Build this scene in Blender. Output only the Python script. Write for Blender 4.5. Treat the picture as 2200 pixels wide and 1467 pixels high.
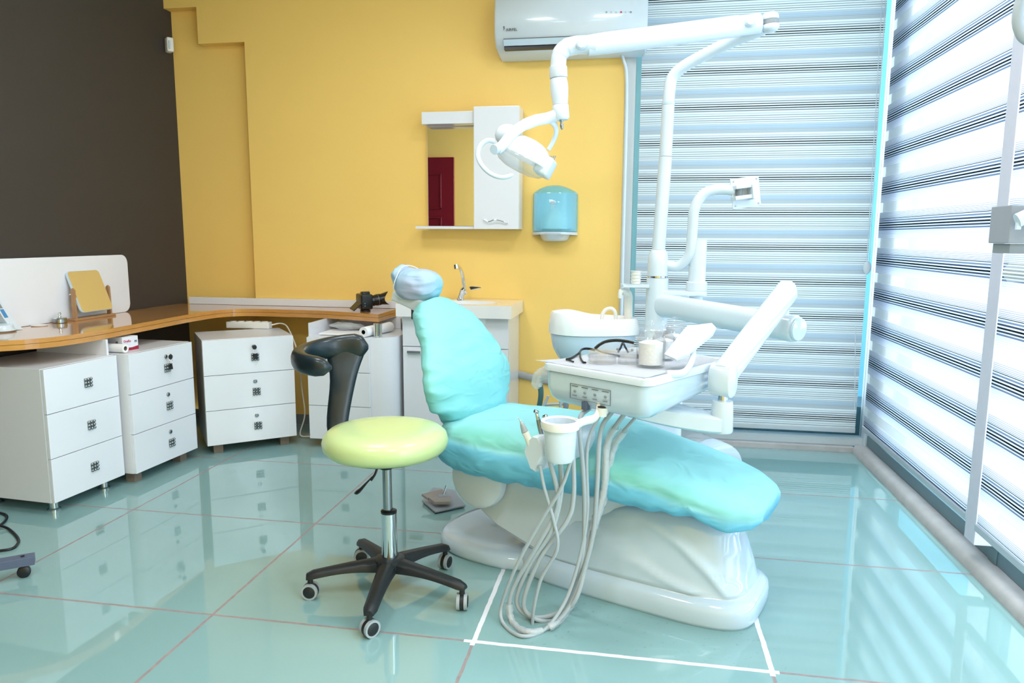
import bpy, bmesh, math, random
from mathutils import Vector, Matrix, noise
PI = math.pi; sin = math.sin; cos = math.cos
random.seed(4)
for o in list(bpy.data.objects): bpy.data.objects.remove(o)
SC = bpy.context.scene; COL = SC.collection

# ---------------------------------------------------------------- camera
W, H = 2200, 1467
F, YAW, PITCH, ROLL = 1561.23, 0.171945, 0.143067, 0.005585
CP = Vector((0.454764, -1.977528, 1.2))
fw = Vector((-sin(YAW)*cos(PITCH), cos(YAW)*cos(PITCH), -sin(PITCH)))
r0 = Vector((cos(YAW), sin(YAW), 0)); u0 = r0.cross(fw)
RT = r0*cos(ROLL)+u0*sin(ROLL); UP = -r0*sin(ROLL)+u0*cos(ROLL)
cd = bpy.data.cameras.new('camera'); cam = bpy.data.objects.new('camera', cd); COL.objects.link(cam)
cd.sensor_width = 36; cd.lens = F/W*36; cd.clip_start = .02
m = Matrix((RT, UP, -fw)).transposed().to_4x4(); m.translation = CP; cam.matrix_world = m
SC.camera = cam
def U(px, py, z=None, Y=None, X=None):
    "world point seen at a pixel, on a given height / depth / side plane"
    d = RT*((px-W/2)/F)+UP*((H/2-py)/F)+fw
    if z is not None: t = (z-CP.z)/d.z
    elif Y is not None: t = (Y-CP.y)/d.y
    else: t = (X-CP.x)/d.x
    return CP+d*t
# ---------------------------------------------------------------- light
SC.view_settings.view_transform = 'Standard'; SC.view_settings.look = 'None'
SC.view_settings.exposure = 0.04; SC.view_settings.gamma = 1
wd = bpy.data.worlds.new('daylight'); SC.world = wd; wd.use_nodes = True
bg = wd.node_tree.nodes['Background']; bg.inputs[0].default_value = (.95, .97, 1, 1); bg.inputs[1].default_value = 2.3
def area(name, loc, rot, sx, sy, power, col=(1, 1, 1)):
    l = bpy.data.lights.new(name, 'AREA'); l.shape = 'RECTANGLE'; l.size = sx; l.size_y = sy; l.energy = power; l.color = col
    o = bpy.data.objects.new(name, l); COL.objects.link(o); o.location = loc; o.rotation_euler = rot; return o
area('sky_light_right', (3.3, -.4, 1.9), (0, math.radians(80), 0), 3.6, 5.5, 380, (.96, .975, 1))
area('sky_light_back', (1.1, 4.0, 1.9), (math.radians(-80), 0, 0), 2.6, 3.2, 52, (.97, .98, 1))
CEIL = 2.85
lamps = [(-.75, .45), (.7, .45), (-.75, -1.4), (.7, -1.4)]
for i, (x, y) in enumerate(lamps):
    area('added_ceiling_fill', (x, y, CEIL-.045), (0, 0, 0), .56, .56, 19, (.95, .965, 1))  # unseen fill lights, added under the ceiling to brighten the room

# ---------------------------------------------------------------- materials
def lin(c):
    if isinstance(c, str): c = [int(c[i:i+2], 16)/255 for i in (0, 2, 4)]
    return tuple((v/12.92 if v <= .04045 else ((v+.055)/1.055)**2.4) for v in c)+(1,)
class NT:
    def __init__(s, name):
        s.m = bpy.data.materials.new(name); s.m.use_nodes = True; s.t = s.m.node_tree; s.n = s.t.nodes; s.b = s.n['Principled BSDF']; s.out = s.n['Material Output']
    def add(s, typ, **k):
        n = s.n.new(typ)
        for a, b in k.items(): setattr(n, a, b)
        return n
    def link(s, a, b): s.t.links.new(a, b)
    def math(s, op, a, b=None, c=None, clamp=False):
        n = s.add('ShaderNodeMath', operation=op); n.use_clamp = clamp
        for i, v in enumerate((a, b, c)):
            if v is None: continue
            if isinstance(v, (int, float)): n.inputs[i].default_value = v
            else: s.link(v, n.inputs[i])
        return n.outputs[0]
    def mix(s, f, a, b):
        n = s.add('ShaderNodeMix', data_type='RGBA')
        for i, v in ((0, f), (6, a), (7, b)):
            if isinstance(v, (int, float, tuple)): n.inputs[i].default_value = v
            else: s.link(v, n.inputs[i])
        return n.outputs[2]
def mat(name, col, rough=.4, metal=0, spec=.5, trans=0, ior=1.45, coat=0, alpha=1, var=.03, scale=30, bump=0, bscale=120, sss=0):
    N = NT(name); b = N.b; c = lin(col)
    tc = N.add('ShaderNodeTexCoord'); nz = N.add('ShaderNodeTexNoise'); nz.inputs['Scale'].default_value = scale; N.link(tc.outputs['Object'], nz.inputs['Vector'])
    dark = tuple(v*(1-var*2) for v in c[:3])+(1,)
    N.link(N.mix(nz.outputs[0], dark, c), b.inputs['Base Color'])
    b.inputs['Roughness'].default_value = rough; b.inputs['Metallic'].default_value = metal
    b.inputs['Specular IOR Level'].default_value = spec; b.inputs['Transmission Weight'].default_value = trans
    b.inputs['IOR'].default_value = ior; b.inputs['Coat Weight'].default_value = coat; b.inputs['Alpha'].default_value = alpha
    if sss: b.inputs['Subsurface Weight'].default_value = sss; b.inputs['Subsurface Scale'].default_value = .02
    if bump:
        n2 = N.add('ShaderNodeTexNoise'); n2.inputs['Scale'].default_value = bscale; n2.inputs['Detail'].default_value = 5; N.link(tc.outputs['Object'], n2.inputs['Vector'])
        bp = N.add('ShaderNodeBump'); bp.inputs['Strength'].default_value = bump; bp.inputs['Distance'].default_value = .01
        N.link(n2.outputs[0], bp.inputs['Height']); N.link(bp.outputs[0], b.inputs['Normal'])
    return N.m
M = {}
M['white_plastic'] = mat('white_plastic', 'D9E5F0', .22, coat=.3, var=.01)
M['white_gloss'] = mat('white_gloss', 'CBDDED', .12, coat=.5, var=.01)
M['cabinet'] = mat('cabinet_lacquer', 'EAEDF5', .14, coat=.3, var=.008)
M['cabinet_side'] = mat('cabinet_side', 'E6E8EE', .25, var=.01)
M['ceramic'] = mat('ceramic', 'F4F5F7', .08, coat=.6, var=.005)
M['cream'] = mat('cream_plastic', 'F1EFE9', .3, var=.01)
M['grey_plastic'] = mat('grey_plastic', 'A9B2B8', .35, var=.03)
M['mid_grey'] = mat('mid_grey', '8C9398', .4, var=.03)
M['machine_grey'] = mat('machine_grey', '9A9FA8', .4, var=.02)
M['hose'] = mat('hose_grey', 'AEB8BE', .35, var=.03)
M['black'] = mat('black_plastic', '1B1E22', .35, var=.05)
M['black_lens'] = mat('black_metal', '121212', .28, var=.05)
M['castor'] = mat('black_nylon', '24282C', .45, var=.08, bump=.05)
M['leather'] = mat('black_leather', '15242B', .33, coat=.15, var=.05, bump=.04, bscale=300)
M['lime'] = mat('lime_vinyl', 'C9DC9C', .28, coat=.2, var=.03, scale=14)
M['chrome'] = mat('chrome', 'D8DCE0', .08, metal=1, var=.01)
M['steel'] = mat('brushed_steel', '9EA5A9', .24, metal=1, var=.04)
M['alu'] = mat('aluminium_frame', 'C3CBD4', .35, metal=.3, var=.02)
M['frame_dark'] = mat('frame_teal_grey', '6E8790', .4, var=.03)
M['post_lilac'] = mat('post_lilac_grey', 'D6D6E4', .35)
M['pipe_grey'] = mat('pipe_grey', 'B0AEAA', .4)
M['arm_teal'] = mat('arm_teal_grey', '426C6C', .45)
M['frame_light'] = mat('frame_light', 'D5DDE3', .35, var=.02)
M['mirror'] = mat('mirror_glass', 'F4F4F4', .0, metal=1, var=0)
M['stone'] = mat('marble_curb', 'C9C6C6', .35, var=.16, scale=14, bump=.1, bscale=40)
M['ceil'] = mat('ceiling_paint', 'F5F4EE', .8)
M['dark_wall'] = mat('brown_wall_paint', '3F3935', .6, var=.04, scale=4, bump=.04)
M['yellow'] = mat('yellow_wall_paint', 'FFD578', .55, var=.02, scale=3, bump=.05, bscale=60)
M['red'] = mat('red_door_paint', '7A1424', .25, coat=.2, var=.03)
M['mirror_wood'] = mat('light_wood', 'B98F68', .4, var=.12, scale=60)
M['board'] = mat('particle_board', '8C7D72', .7, var=.1, scale=200)
M['grey_tile'] = mat('pedal_rubber', 'A39A97', .5, var=.08)
M['slate'] = mat('slate_metal', '5D6880', .4, var=.05)
M['paper'] = mat('paper', 'F3F4F7', .8, var=.01)
M['cardboard'] = mat('cardboard_white', 'E3E5EE', .6, var=.01)
M['crimson'] = mat('crimson_print', '9E1E38', .5)
M['navy'] = mat('navy_print', '2B2D4C', .5)
M['pinkred'] = mat('pink_print', 'D23A5C', .5)
M['blue_print'] = mat('blue_print', '4E8FC6', .4)
M['print'] = mat('grey_print', '66717C', .5)
M['dirt'] = mat('teal_smudge', '3F9AA8', .5)
M['outside'] = mat('pier_blue_tint', '58BDE0', .7, var=.05, scale=3)  # blue of the added pier, picked to tint the blind beside it
M['outside_pale'] = mat('outside_pale_render', 'B4E8F6', .7)
M['outside_floor'] = mat('outside_paving', '2E6C80', .6, var=.1)
M['green_cushion'] = mat('green_cushion', '8FD08A', .4)
M['pink_cushion'] = mat('pink_cushion', 'D49CC8', .4)
M['cotton'] = mat('cotton_wool', 'FCFDFE', .7, alpha=.8, var=0, bump=.3)
M['wax'] = mat('clear_wrap', 'E8EEF2', .25, alpha=.45, var=.02, bump=.5, bscale=90)
def glass(name, col, alpha=.3, rough=.03, refl=.5):
    N = NT(name); g = N.add('ShaderNodeBsdfGlossy'); g.inputs['Roughness'].default_value = rough
    t = N.add('ShaderNodeBsdfTransparent'); t.inputs[0].default_value = tuple(lerp(1, v, .6) for v in lin(col)[:3])+(1,)
    d = N.add('ShaderNodeBsdfDiffuse'); d.inputs[0].default_value = lin(col)
    mx = N.add('ShaderNodeMixShader'); mx.inputs[0].default_value = alpha
    N.link(t.outputs[0], mx.inputs[1]); N.link(d.outputs[0], mx.inputs[2])
    lw = N.add('ShaderNodeLayerWeight'); lw.inputs[0].default_value = .5
    f = N.math('ADD', N.math('MULTIPLY', N.math('POWER', lw.outputs['Facing'], 3.0), refl), .03)
    m2 = N.add('ShaderNodeMixShader'); N.link(f, m2.inputs[0]); N.link(mx.outputs[0], m2.inputs[1]); N.link(g.outputs[0], m2.inputs[2])
    N.link(m2.outputs[0], N.out.inputs[0]); return N.m
def lerp(a, b, t): return a+(b-a)*t
M['glass'] = glass('clear_glass', 'FCFDFE', .05, refl=.28)
M['pane'] = glass('window_glass', 'E6F6FA', .01)
M['blue_clear'] = glass('blue_translucent_plastic', 'A2EAFA', .32)
M['clear_plastic'] = glass('clear_plastic_sleeve', 'F4F8FA', .22)

def wood():
    N = NT('wood_veneer'); tc = N.add('ShaderNodeTexCoord'); mp = N.add('ShaderNodeMapping'); mp.inputs['Scale'].default_value = (6, 6, 60)
    N.link(tc.outputs['Object'], mp.inputs[0]); nz = N.add('ShaderNodeTexNoise'); nz.inputs['Scale'].default_value = 3; nz.inputs['Detail'].default_value = 6; N.link(mp.outputs[0], nz.inputs[0])
    N.link(N.mix(nz.outputs[0], lin('B87E3C'), lin('DCA05A')), N.b.inputs['Base Color'])
    N.b.inputs['Roughness'].default_value = .11; N.b.inputs['Coat Weight'].default_value = .6; N.b.inputs['Coat Roughness'].default_value = .04
    return N.m
M['wood'] = wood()
TX, TY = .8546, .7561
def floor_mat():
    N = NT('glass_floor_tiles'); tc = N.add('ShaderNodeTexCoord'); sp = N.add('ShaderNodeSeparateXYZ'); N.link(tc.outputs['Object'], sp.inputs[0])
    nz = N.add('ShaderNodeTexNoise'); nz.inputs['Scale'].default_value = 18; N.link(tc.outputs['Object'], nz.inputs[0])
    wob = N.math('MULTIPLY', N.math('SUBTRACT', nz.outputs[0], .5), .006)
    x = N.math('ADD', sp.outputs[0], wob); y = N.math('ADD', sp.outputs[1], wob)
    def dist(v, per):
        return N.math('ABSOLUTE', N.math('SUBTRACT', v, N.math('MULTIPLY', N.math('ROUND', N.math('DIVIDE', v, per)), per)))
    dx = dist(x, TX); dy = dist(y, TY)
    g = N.math('LESS_THAN', N.math('MINIMUM', dx, dy), .0050)
    gw = N.math('LESS_THAN', N.math('MINIMUM', dx, dy), .0075)
    def inr(v, a, b): return N.math('MULTIPLY', N.math('GREATER_THAN', v, a), N.math('LESS_THAN', v, b))
    box = N.math('MULTIPLY', inr(x, -.03, TX+.02), inr(y, -.02, TY-.05))
    white = N.math('MULTIPLY', gw, box)
    # weathering and slow colour drift of the painted glass
    n2 = N.add('ShaderNodeTexNoise'); n2.inputs['Scale'].default_value = 1.3; n2.inputs['Detail'].default_value = 3; N.link(tc.outputs['Object'], n2.inputs[0])
    tile = N.mix(n2.outputs[0], lin('84AAAA'), lin('94B7B8'))
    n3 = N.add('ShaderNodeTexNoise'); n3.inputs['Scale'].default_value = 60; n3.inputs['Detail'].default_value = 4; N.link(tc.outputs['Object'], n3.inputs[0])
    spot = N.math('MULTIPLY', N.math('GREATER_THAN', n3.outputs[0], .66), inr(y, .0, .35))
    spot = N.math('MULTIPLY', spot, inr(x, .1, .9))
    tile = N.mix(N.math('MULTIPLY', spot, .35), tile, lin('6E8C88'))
    n4 = N.add('ShaderNodeTexNoise'); n4.inputs['Scale'].default_value = 40; N.link(tc.outputs['Object'], n4.inputs[0])
    grout = N.mix(n4.outputs[0], lin('7E7C7A'), lin('B29C9E'))
    c = N.mix(g, tile, grout); c = N.mix(white, c, lin('F0F0F8'))
    N.link(c, N.b.inputs['Base Color'])
    any_g = N.math('MAXIMUM', g, white)
    N.link(N.math('MULTIPLY_ADD', any_g, .45, .035), N.b.inputs['Roughness'])
    N.b.inputs['IOR'].default_value = 1.5; N.b.inputs['Coat Weight'].default_value = .25; N.b.inputs['Coat Roughness'].default_value = .02
    return N.m
M['floor'] = floor_mat()

def ramp(N, fac, stops):
    "constant ramp: list of (pos, grey)"
    r = N.add('ShaderNodeValToRGB'); cr = r.color_ramp; cr.interpolation = 'CONSTANT'
    while len(cr.elements) > 1: cr.elements.remove(cr.elements[-1])
    cr.elements[0].position = 0; cr.elements[0].color = stops[0][1]
    for p, c in stops[1:]:
        e = cr.elements.new(p); e.color = c
    N.link(fac, r.inputs[0]); return r.outputs[0]
def lines(base, ls):
    out = [(0, base)]
    for c, w, col in ls: out += [(c-w/2, col), (c+w/2, base)]
    return out
def blind_mat(name, z0, per, kind):
    N = NT(name); tc = N.add('ShaderNodeTexCoord'); sp = N.add('ShaderNodeSeparateXYZ'); N.link(tc.outputs['Object'], sp.inputs[0])
    t = N.math('FRACT', N.math('ADD', N.math('DIVIDE', N.math('SUBTRACT', z0, sp.outputs[2]), per), .5 if kind == 'open' else .25))
    def g(h): return lin(h)
    if kind == 'open':     # t=.5 at the darkest line, going down
        wht = (1, 1, 1, 1)
        A = ramp(N, t, lines(wht, [(.155, .012, g('B9BCC4')), (.190, .012, g('ACB0B9')), (.225, .012, g('A7ABB5')), (.258, .012, g('A2A6B0')), (.290, .012, g('90949E')), (.318, .016, g('3A3F48')),
              (.372, .036, g('9CA3B2')), (.434, .036, g('525A6A')), (.500, .038, g('14181F')), (.562, .036, g('4B5361')), (.622, .034, g('8F97A7'))]))
        B = ramp(N, t, [(0, wht), (.135, g('E9EDF6')), (.30, g('DDE6F2')), (.66, g('D2DAEA')), (.70, g('DEE4F0')), (.725, g('C4CBDA')), (.737, g('E8ECF6')), (.765, g('C8CEDC')), (.777, g('EAEEF8')), (.805, g('CCD2DF')), (.817, g('EDF0F8')), (.845, g('D5D9E4')), (.857, wht)])
        op = ramp(N, t, [(0, (.25,)*3+(1,)), (.135, (.88,)*3+(1,)), (.857, (.25,)*3+(1,))])
    else:
        bs = g('F2F8FA')
        A = ramp(N, t, lines(bs, [(.062, .020, g('C4CCDA')), (.124, .024, g('95A0AF')), (.186, .026, g('5A6673')), (.250, .030, g('1A2530')), (.312, .026, g('4A5663')), (.372, .024, g('828F9E')),
              (.450, .018, g('C3D3DC')), (.512, .018, g('9DADB9')), (.572, .018, g('95A4B1')), (.632, .018, g('95A4B1')), (.690, .018, g('A4B2BE')), (.745, .014, g('BECBD6'))]))
        B = ramp(N, t, [(0, g('FFFFFF')), (.76, g('D9E5EF')), (.80, g('CAD8E4')), (.812, g('DAE6F0')), (.845, g('C9D6E2')), (.857, g('D5E1EC')), (.890, g('C6CACF')), (.905, g('DDE1E5')), (.935, g('CBD0D6')), (.947, g('DEE2E6')), (.972, g('CDD2D8')), (.985, g('E0E4E8'))])
        op = None
    mul = N.add('ShaderNodeMix', data_type='RGBA', blend_type='MULTIPLY'); mul.inputs[0].default_value = 1
    N.link(A, mul.inputs[6]); N.link(B, mul.inputs[7]); c = mul.outputs[2]
    d = N.add('ShaderNodeBsdfDiffuse'); tr = N.add('ShaderNodeBsdfTranslucent'); N.link(c, d.inputs[0]); N.link(c, tr.inputs[0])
    mx = N.add('ShaderNodeMixShader'); mx.inputs[0].default_value = .55 if kind == 'open' else .34; N.link(d.outputs[0], mx.inputs[1]); N.link(tr.outputs[0], mx.inputs[2])
    tp = N.add('ShaderNodeBsdfTransparent'); m2 = N.add('ShaderNodeMixShader')
    if op: N.link(op, m2.inputs[0])
    else: m2.inputs[0].default_value = .96
    N.link(tp.outputs[0], m2.inputs[1]); N.link(mx.outputs[0], m2.inputs[2]); N.link(m2.outputs[0], N.out.inputs[0])
    return N.m
def cover_mat(name, c_low, c_high, z0, z1, extra=None, mid=None):
    "non-woven fabric; the cushion's own colour shows through where the cloth lies on it"
    N = NT(name); tc = N.add('ShaderNodeTexCoord'); sp = N.add('ShaderNodeSeparateXYZ'); N.link(tc.outputs['Object'], sp.inputs[0])
    nz = N.add('ShaderNodeTexNoise'); nz.inputs['Scale'].default_value = 5; nz.inputs['Detail'].default_value = 4; N.link(tc.outputs['Object'], nz.inputs[0])
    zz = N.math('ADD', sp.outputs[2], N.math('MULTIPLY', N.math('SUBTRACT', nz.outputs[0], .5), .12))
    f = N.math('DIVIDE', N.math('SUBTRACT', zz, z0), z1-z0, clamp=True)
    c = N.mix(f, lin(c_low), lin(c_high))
    if mid:
        at = N.add('ShaderNodeAttribute'); at.attribute_name = 'layer'; sa = N.add('ShaderNodeSeparateColor'); N.link(at.outputs['Color'], sa.inputs[0])
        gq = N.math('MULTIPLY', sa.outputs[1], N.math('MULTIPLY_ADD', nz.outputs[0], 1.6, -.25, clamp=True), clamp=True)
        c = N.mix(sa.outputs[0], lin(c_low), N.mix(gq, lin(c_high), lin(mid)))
    if False: c = N.mix(N.math('DIVIDE', N.math('SUBTRACT', zz, .455), .06, clamp=True), N.mix(N.math('DIVIDE', N.math('SUBTRACT', sp.outputs[2], .412), .012, clamp=True), lin(c_low), lin(mid)), lin(c_high))
    if extra: 
        n5 = N.add('ShaderNodeTexNoise'); n5.inputs['Scale'].default_value = 3.2; N.link(tc.outputs['Object'], n5.inputs[0])
        c = N.mix(N.math('MULTIPLY', N.math('SUBTRACT', n5.outputs[0], .34), 3.0, clamp=True), c, lin(extra))
    N.link(c, N.b.inputs['Base Color']); N.b.inputs['Roughness'].default_value = .55
    N.b.inputs['Specular IOR Level'].default_value = .3
    mp = N.add('ShaderNodeMapping'); mp.inputs['Scale'].default_value = (9, 9, 22); N.link(tc.outputs['Object'], mp.inputs[0])
    n2 = N.add('ShaderNodeTexNoise'); n2.inputs['Scale'].default_value = 1.0; n2.inputs['Detail'].default_value = 6; n2.inputs['Distortion'].default_value = 1.2; n2.noise_type = 'RIDGED_MULTIFRACTAL'; N.link(mp.outputs[0], n2.inputs[0])
    bp = N.add('ShaderNodeBump'); bp.inputs['Strength'].default_value = .8; bp.inputs['Distance'].default_value = .009; N.link(n2.outputs[0], bp.inputs['Height']); N.link(bp.outputs[0], N.b.inputs['Normal'])
    tr = N.add('ShaderNodeBsdfTranslucent'); N.link(c, tr.inputs[0]); mx = N.add('ShaderNodeMixShader'); mx.inputs[0].default_value = .18
    N.link(N.b.outputs[0], mx.inputs[1]); N.link(tr.outputs[0], mx.inputs[2]); N.link(mx.outputs[0], N.out.inputs[0])
    return N.m

# ---------------------------------------------------------------- mesh helpers
def V(*a): return Vector(a)
def cat(pts, n=8, closed=False):
    "Catmull-Rom through points"
    P = [Vector(p) for p in pts]; out = []; N_ = len(P)
    rng = range(N_ if closed else N_-1)
    for i in rng:
        if closed: a, b, c, d = P[i-1], P[i], P[(i+1) % N_], P[(i+2) % N_]
        else: b, c = P[i], P[i+1]; a = P[i-1] if i else b*2-c; d = P[i+2] if i+2 < N_ else c*2-b
        for k in range(n):
            t = k/n; out.append(.5*((2*b)+(c-a)*t+(2*a-5*b+4*c-d)*t*t+(-a+3*b-3*c+d)*t**3))
    if not closed: out.append(P[-1].copy())
    return out
def lerp(a, b, t): return a+(b-a)*t
def interp(xs, ys, x):
    if x <= xs[0]: return ys[0]
    for i in range(len(xs)-1):
        if x <= xs[i+1]:
            t = (x-xs[i])/(xs[i+1]-xs[i]); t = t*t*(3-2*t) if False else t
            return ys[i]+(ys[i+1]-ys[i])*t
    return ys[-1]
def sstep(a, b, x): t = max(0, min(1, (x-a)/(b-a))); return t*t*(3-2*t)
class MB:
    def __init__(s): s.bm = bmesh.new()
    def rings(s, R, cap=True, closed=False):
        bm = s.bm; prev = None; first = None
        for r in R:
            vs = [bm.verts.new(p) for p in r]
            if prev:
                for i in range(len(vs)): bm.faces.new((prev[i], prev[(i+1) % len(vs)], vs[(i+1) % len(vs)], vs[i]))
            else: first = vs
            prev = vs
        if closed:
            for i in range(len(prev)): bm.faces.new((prev[i], prev[(i+1) % len(prev)], first[(i+1) % len(prev)], first[i]))
        elif cap: bm.faces.new(first[::-1]); bm.faces.new(prev)
        return s
    def box(s, c, d, rz=0, bev=0, R=None):
        ret = bmesh.ops.create_cube(s.bm, size=1); vs = ret['verts']
        Mx = Matrix.Translation(Vector(c)) @ (R.to_4x4() if R else Matrix.Rotation(rz, 4, 'Z')) @ Matrix.Diagonal((*d, 1))
        bmesh.ops.transform(s.bm, matrix=Mx, verts=vs)
        if bev:
            es = list({e for v in vs for e in v.link_edges}); bmesh.ops.bevel(s.bm, geom=es, offset=bev, segments=3, profile=.6, affect='EDGES')
        return s
    def b2(s, a, b, bev=0):
        return s.box([(a[i]+b[i])/2 for i in range(3)], [abs(b[i]-a[i]) for i in range(3)], bev=bev)
    def tube(s, pts, r, n=16, closed=False, cap=True, flat=None):
        P = [Vector(p) for p in pts]; rr = r if isinstance(r, (list, tuple)) else [r]*len(P)
        T = []
        for i in range(len(P)):
            a = P[i-1] if (i or closed) else P[i]; b = P[(i+1) % len(P)] if (i < len(P)-1 or closed) else P[i]
            T.append((b-a).normalized())
        up = V(0, 0, 1) if abs(T[0].z) < .9 else V(1, 0, 0)
        nrm = (up-T[0]*up.dot(T[0])).normalized(); R = []
        for i in range(len(P)):
            nrm = (nrm-T[i]*nrm.dot(T[i])).normalized(); bi = T[i].cross(nrm)
            fx, fy = flat if flat else (1, 1)
            R.append([P[i]+(nrm*cos(2*PI*k/n)*fx+bi*sin(2*PI*k/n)*fy)*rr[i] for k in range(n)])
        return s.rings(R, cap, closed)
    def cyl(s, a, b, r, r2=None, n=32): return s.tube([a, b], [r, r if r2 is None else r2], n)
    def lathe(s, c, prof, n=40, axis=None, cap=True):
        "prof: (radius, height) pairs; axis defaults to z"
        c = Vector(c); az = Vector(axis).normalized() if axis else V(0, 0, 1)
        ax = (V(1, 0, 0) if abs(az.x) < .9 else V(0, 1, 0)); ax = (ax-az*ax.dot(az)).normalized(); ay = az.cross(ax)
        return s.rings([[c+az*h+(ax*cos(2*PI*k/n)+ay*sin(2*PI*k/n))*max(r, 1e-4) for k in range(n)] for r, h in prof], cap)
    def prism(s, pts, z0, z1, bev=0, seg=2):
        n = len(pts); lo = [s.bm.verts.new((p[0], p[1], z0)) for p in pts]; hi = [s.bm.verts.new((p[0], p[1], z1)) for p in pts]
        fs = [s.bm.faces.new(lo[::-1]), s.bm.faces.new(hi)]
        for i in range(n): s.bm.faces.new((lo[i], lo[(i+1) % n], hi[(i+1) % n], hi[i]))
        if bev:
            es = list(fs[0].edges)+list(fs[1].edges); bmesh.ops.bevel(s.bm, geom=es, offset=bev, segments=seg, profile=.6, affect='EDGES')
        return s
    def plate(s, pts, nrm, th, bev=0):
        "polygon in space given thickness along nrm"
        nv = Vector(nrm).normalized()*th; n = len(pts)
        lo = [s.bm.verts.new(Vector(p)) for p in pts]; hi = [s.bm.verts.new(Vector(p)+nv) for p in pts]
        fs = [s.bm.faces.new(lo[::-1]), s.bm.faces.new(hi)]
        for i in range(n): s.bm.faces.new((lo[i], lo[(i+1) % n], hi[(i+1) % n], hi[i]))
        if bev:
            es = list(fs[0].edges)+list(fs[1].edges); bmesh.ops.bevel(s.bm, geom=es, offset=bev, segments=2, profile=.6, affect='EDGES')
        return s
    def ball(s, c, r, sc=(1, 1, 1), R=None, seg=20):
        ret = bmesh.ops.create_uvsphere(s.bm, u_segments=seg, v_segments=seg//2, radius=1)
        Mx = Matrix.Translation(Vector(c)) @ (R.to_4x4() if R else Matrix.Identity(4)) @ Matrix.Diagonal((sc[0]*r, sc[1]*r, sc[2]*r, 1))
        bmesh.ops.transform(s.bm, matrix=Mx, verts=ret['verts']); return s
    def build(s, name, m, parent=None, sm=True, loc=None, ang=38, world=False, sub=0, wn=False):
        """link as one mesh object. parent: coordinates are the thing's local ones unless world=True.
        without a parent the origin goes to the base centre"""
        bm = s.bm; bmesh.ops.recalc_face_normals(bm, faces=bm.faces)
        if world and parent is not None:
            root = parent
            while root.parent: root = root.parent
            inv = (Matrix.Translation(root.location) @ root.rotation_euler.to_matrix().to_4x4()).inverted()
            bmesh.ops.transform(bm, matrix=inv, verts=bm.verts)
        me = bpy.data.meshes.new(name); o = bpy.data.objects.new(name, me); COL.objects.link(o)
        if parent is None:
            c = Vector(loc) if loc else V(sum(v.co.x for v in bm.verts)/len(bm.verts), sum(v.co.y for v in bm.verts)/len(bm.verts), min(v.co.z for v in bm.verts))
            bmesh.ops.translate(bm, verts=bm.verts, vec=-c); o.location = c
        else: o.parent = parent
        bm.to_mesh(me); bm.free(); me.materials.append(M[m] if isinstance(m, str) else m)
        if sm:
            for p in me.polygons: p.use_smooth = True
            if ang:
                b2 = bmesh.new(); b2.from_mesh(me)
                for e in b2.edges:
                    if len(e.link_faces) == 2 and e.calc_face_angle(0) > math.radians(ang): e.smooth = False
                b2.to_mesh(me); b2.free()
        if sub:
            mo = o.modifiers.new('subdivision', 'SUBSURF'); mo.levels = sub; mo.render_levels = sub
        return o
def tag(o, label, cat_, group=None):
    o['label'] = label; o['category'] = cat_
    if group: o['group'] = group
    return o
def thing(name, label, cat_, loc=(0, 0, 0), rz=0, group=None):
    o = bpy.data.objects.new(name, None); o.empty_display_size = .05; COL.objects.link(o); o.location = loc; o.rotation_euler = (0, 0, rz)
    return tag(o, label, cat_, group)
def struct(o): o['kind'] = 'structure'; return o
def dup(root, loc, rz, label, group=None):
    r = root.copy(); COL.objects.link(r); r.location = loc; r.rotation_euler = (0, 0, rz); r['label'] = label
    if group: r['group'] = group
    for ch in list(root.children):
        c = ch.copy(); COL.objects.link(c); c.parent = r
        for g in list(ch.children):
            d = g.copy(); COL.objects.link(d); d.parent = c
    return r
def text(body, size, origin, xdir, updir, m, parent, name='lettering', th=.0006, world=True):
    cu = bpy.data.curves.new('t', 'FONT'); cu.body = body; cu.size = size; cu.extrude = th
    to = bpy.data.objects.new('t', cu); COL.objects.link(to); bpy.context.view_layer.update()
    me = bpy.data.meshes.new_from_object(to.evaluated_get(bpy.context.evaluated_depsgraph_get()))
    bpy.data.objects.remove(to)
    b = MB(); b.bm.from_mesh(me); x = Vector(xdir).normalized(); u = Vector(updir).normalized(); z = x.cross(u)
    mx = Matrix((x, u, z)).transposed().to_4x4(); mx.translation = Vector(origin)
    bmesh.ops.transform(b.bm, matrix=mx, verts=b.bm.verts)
    return b.build(name, m, parent, sm=False, world=world)
def rrect(w, h, r, n=6):
    "rounded rectangle outline centred on 0"
    out = []
    for cx, cy, a0 in ((w/2-r, h/2-r, 0), (-w/2+r, h/2-r, 90), (-w/2+r, -h/2+r, 180), (w/2-r, -h/2+r, 270)):
        for k in range(n+1): a = math.radians(a0+90*k/n); out.append((cx+r*cos(a), cy+r*sin(a)))
    return out
def sup(a, b, e, n=64):
    out = []
    for k in range(n):
        t = 2*PI*k/n; c, s_ = cos(t), sin(t)
        out.append((a*abs(c)**(2/e)*(1 if c >= 0 else -1), b*abs(s_)**(2/e)*(1 if s_ >= 0 else -1)))
    return out

# ================================================================ SETTING
XR = 1.685; YB = 2.3; XL = -2.475; YF = -2.75
def quadbox(name, a, b, m, bev=0): return struct(MB().b2(a, b, bev).build(name, m, sm=False))
fl = MB().b2((XL-.15, YF-.1, -.05), (XR, YB+.0, 0)); struct(fl.build('floor', 'floor', sm=False, loc=(0, 0, 0)))
quadbox('ceiling', (XL-.15, YF-.1, CEIL), (2.2, YB+.2, CEIL+.1), 'ceil')
quadbox('wall_left', (XL-.15, YF, 0), (XL, YB+.2, CEIL), 'dark_wall')
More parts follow.
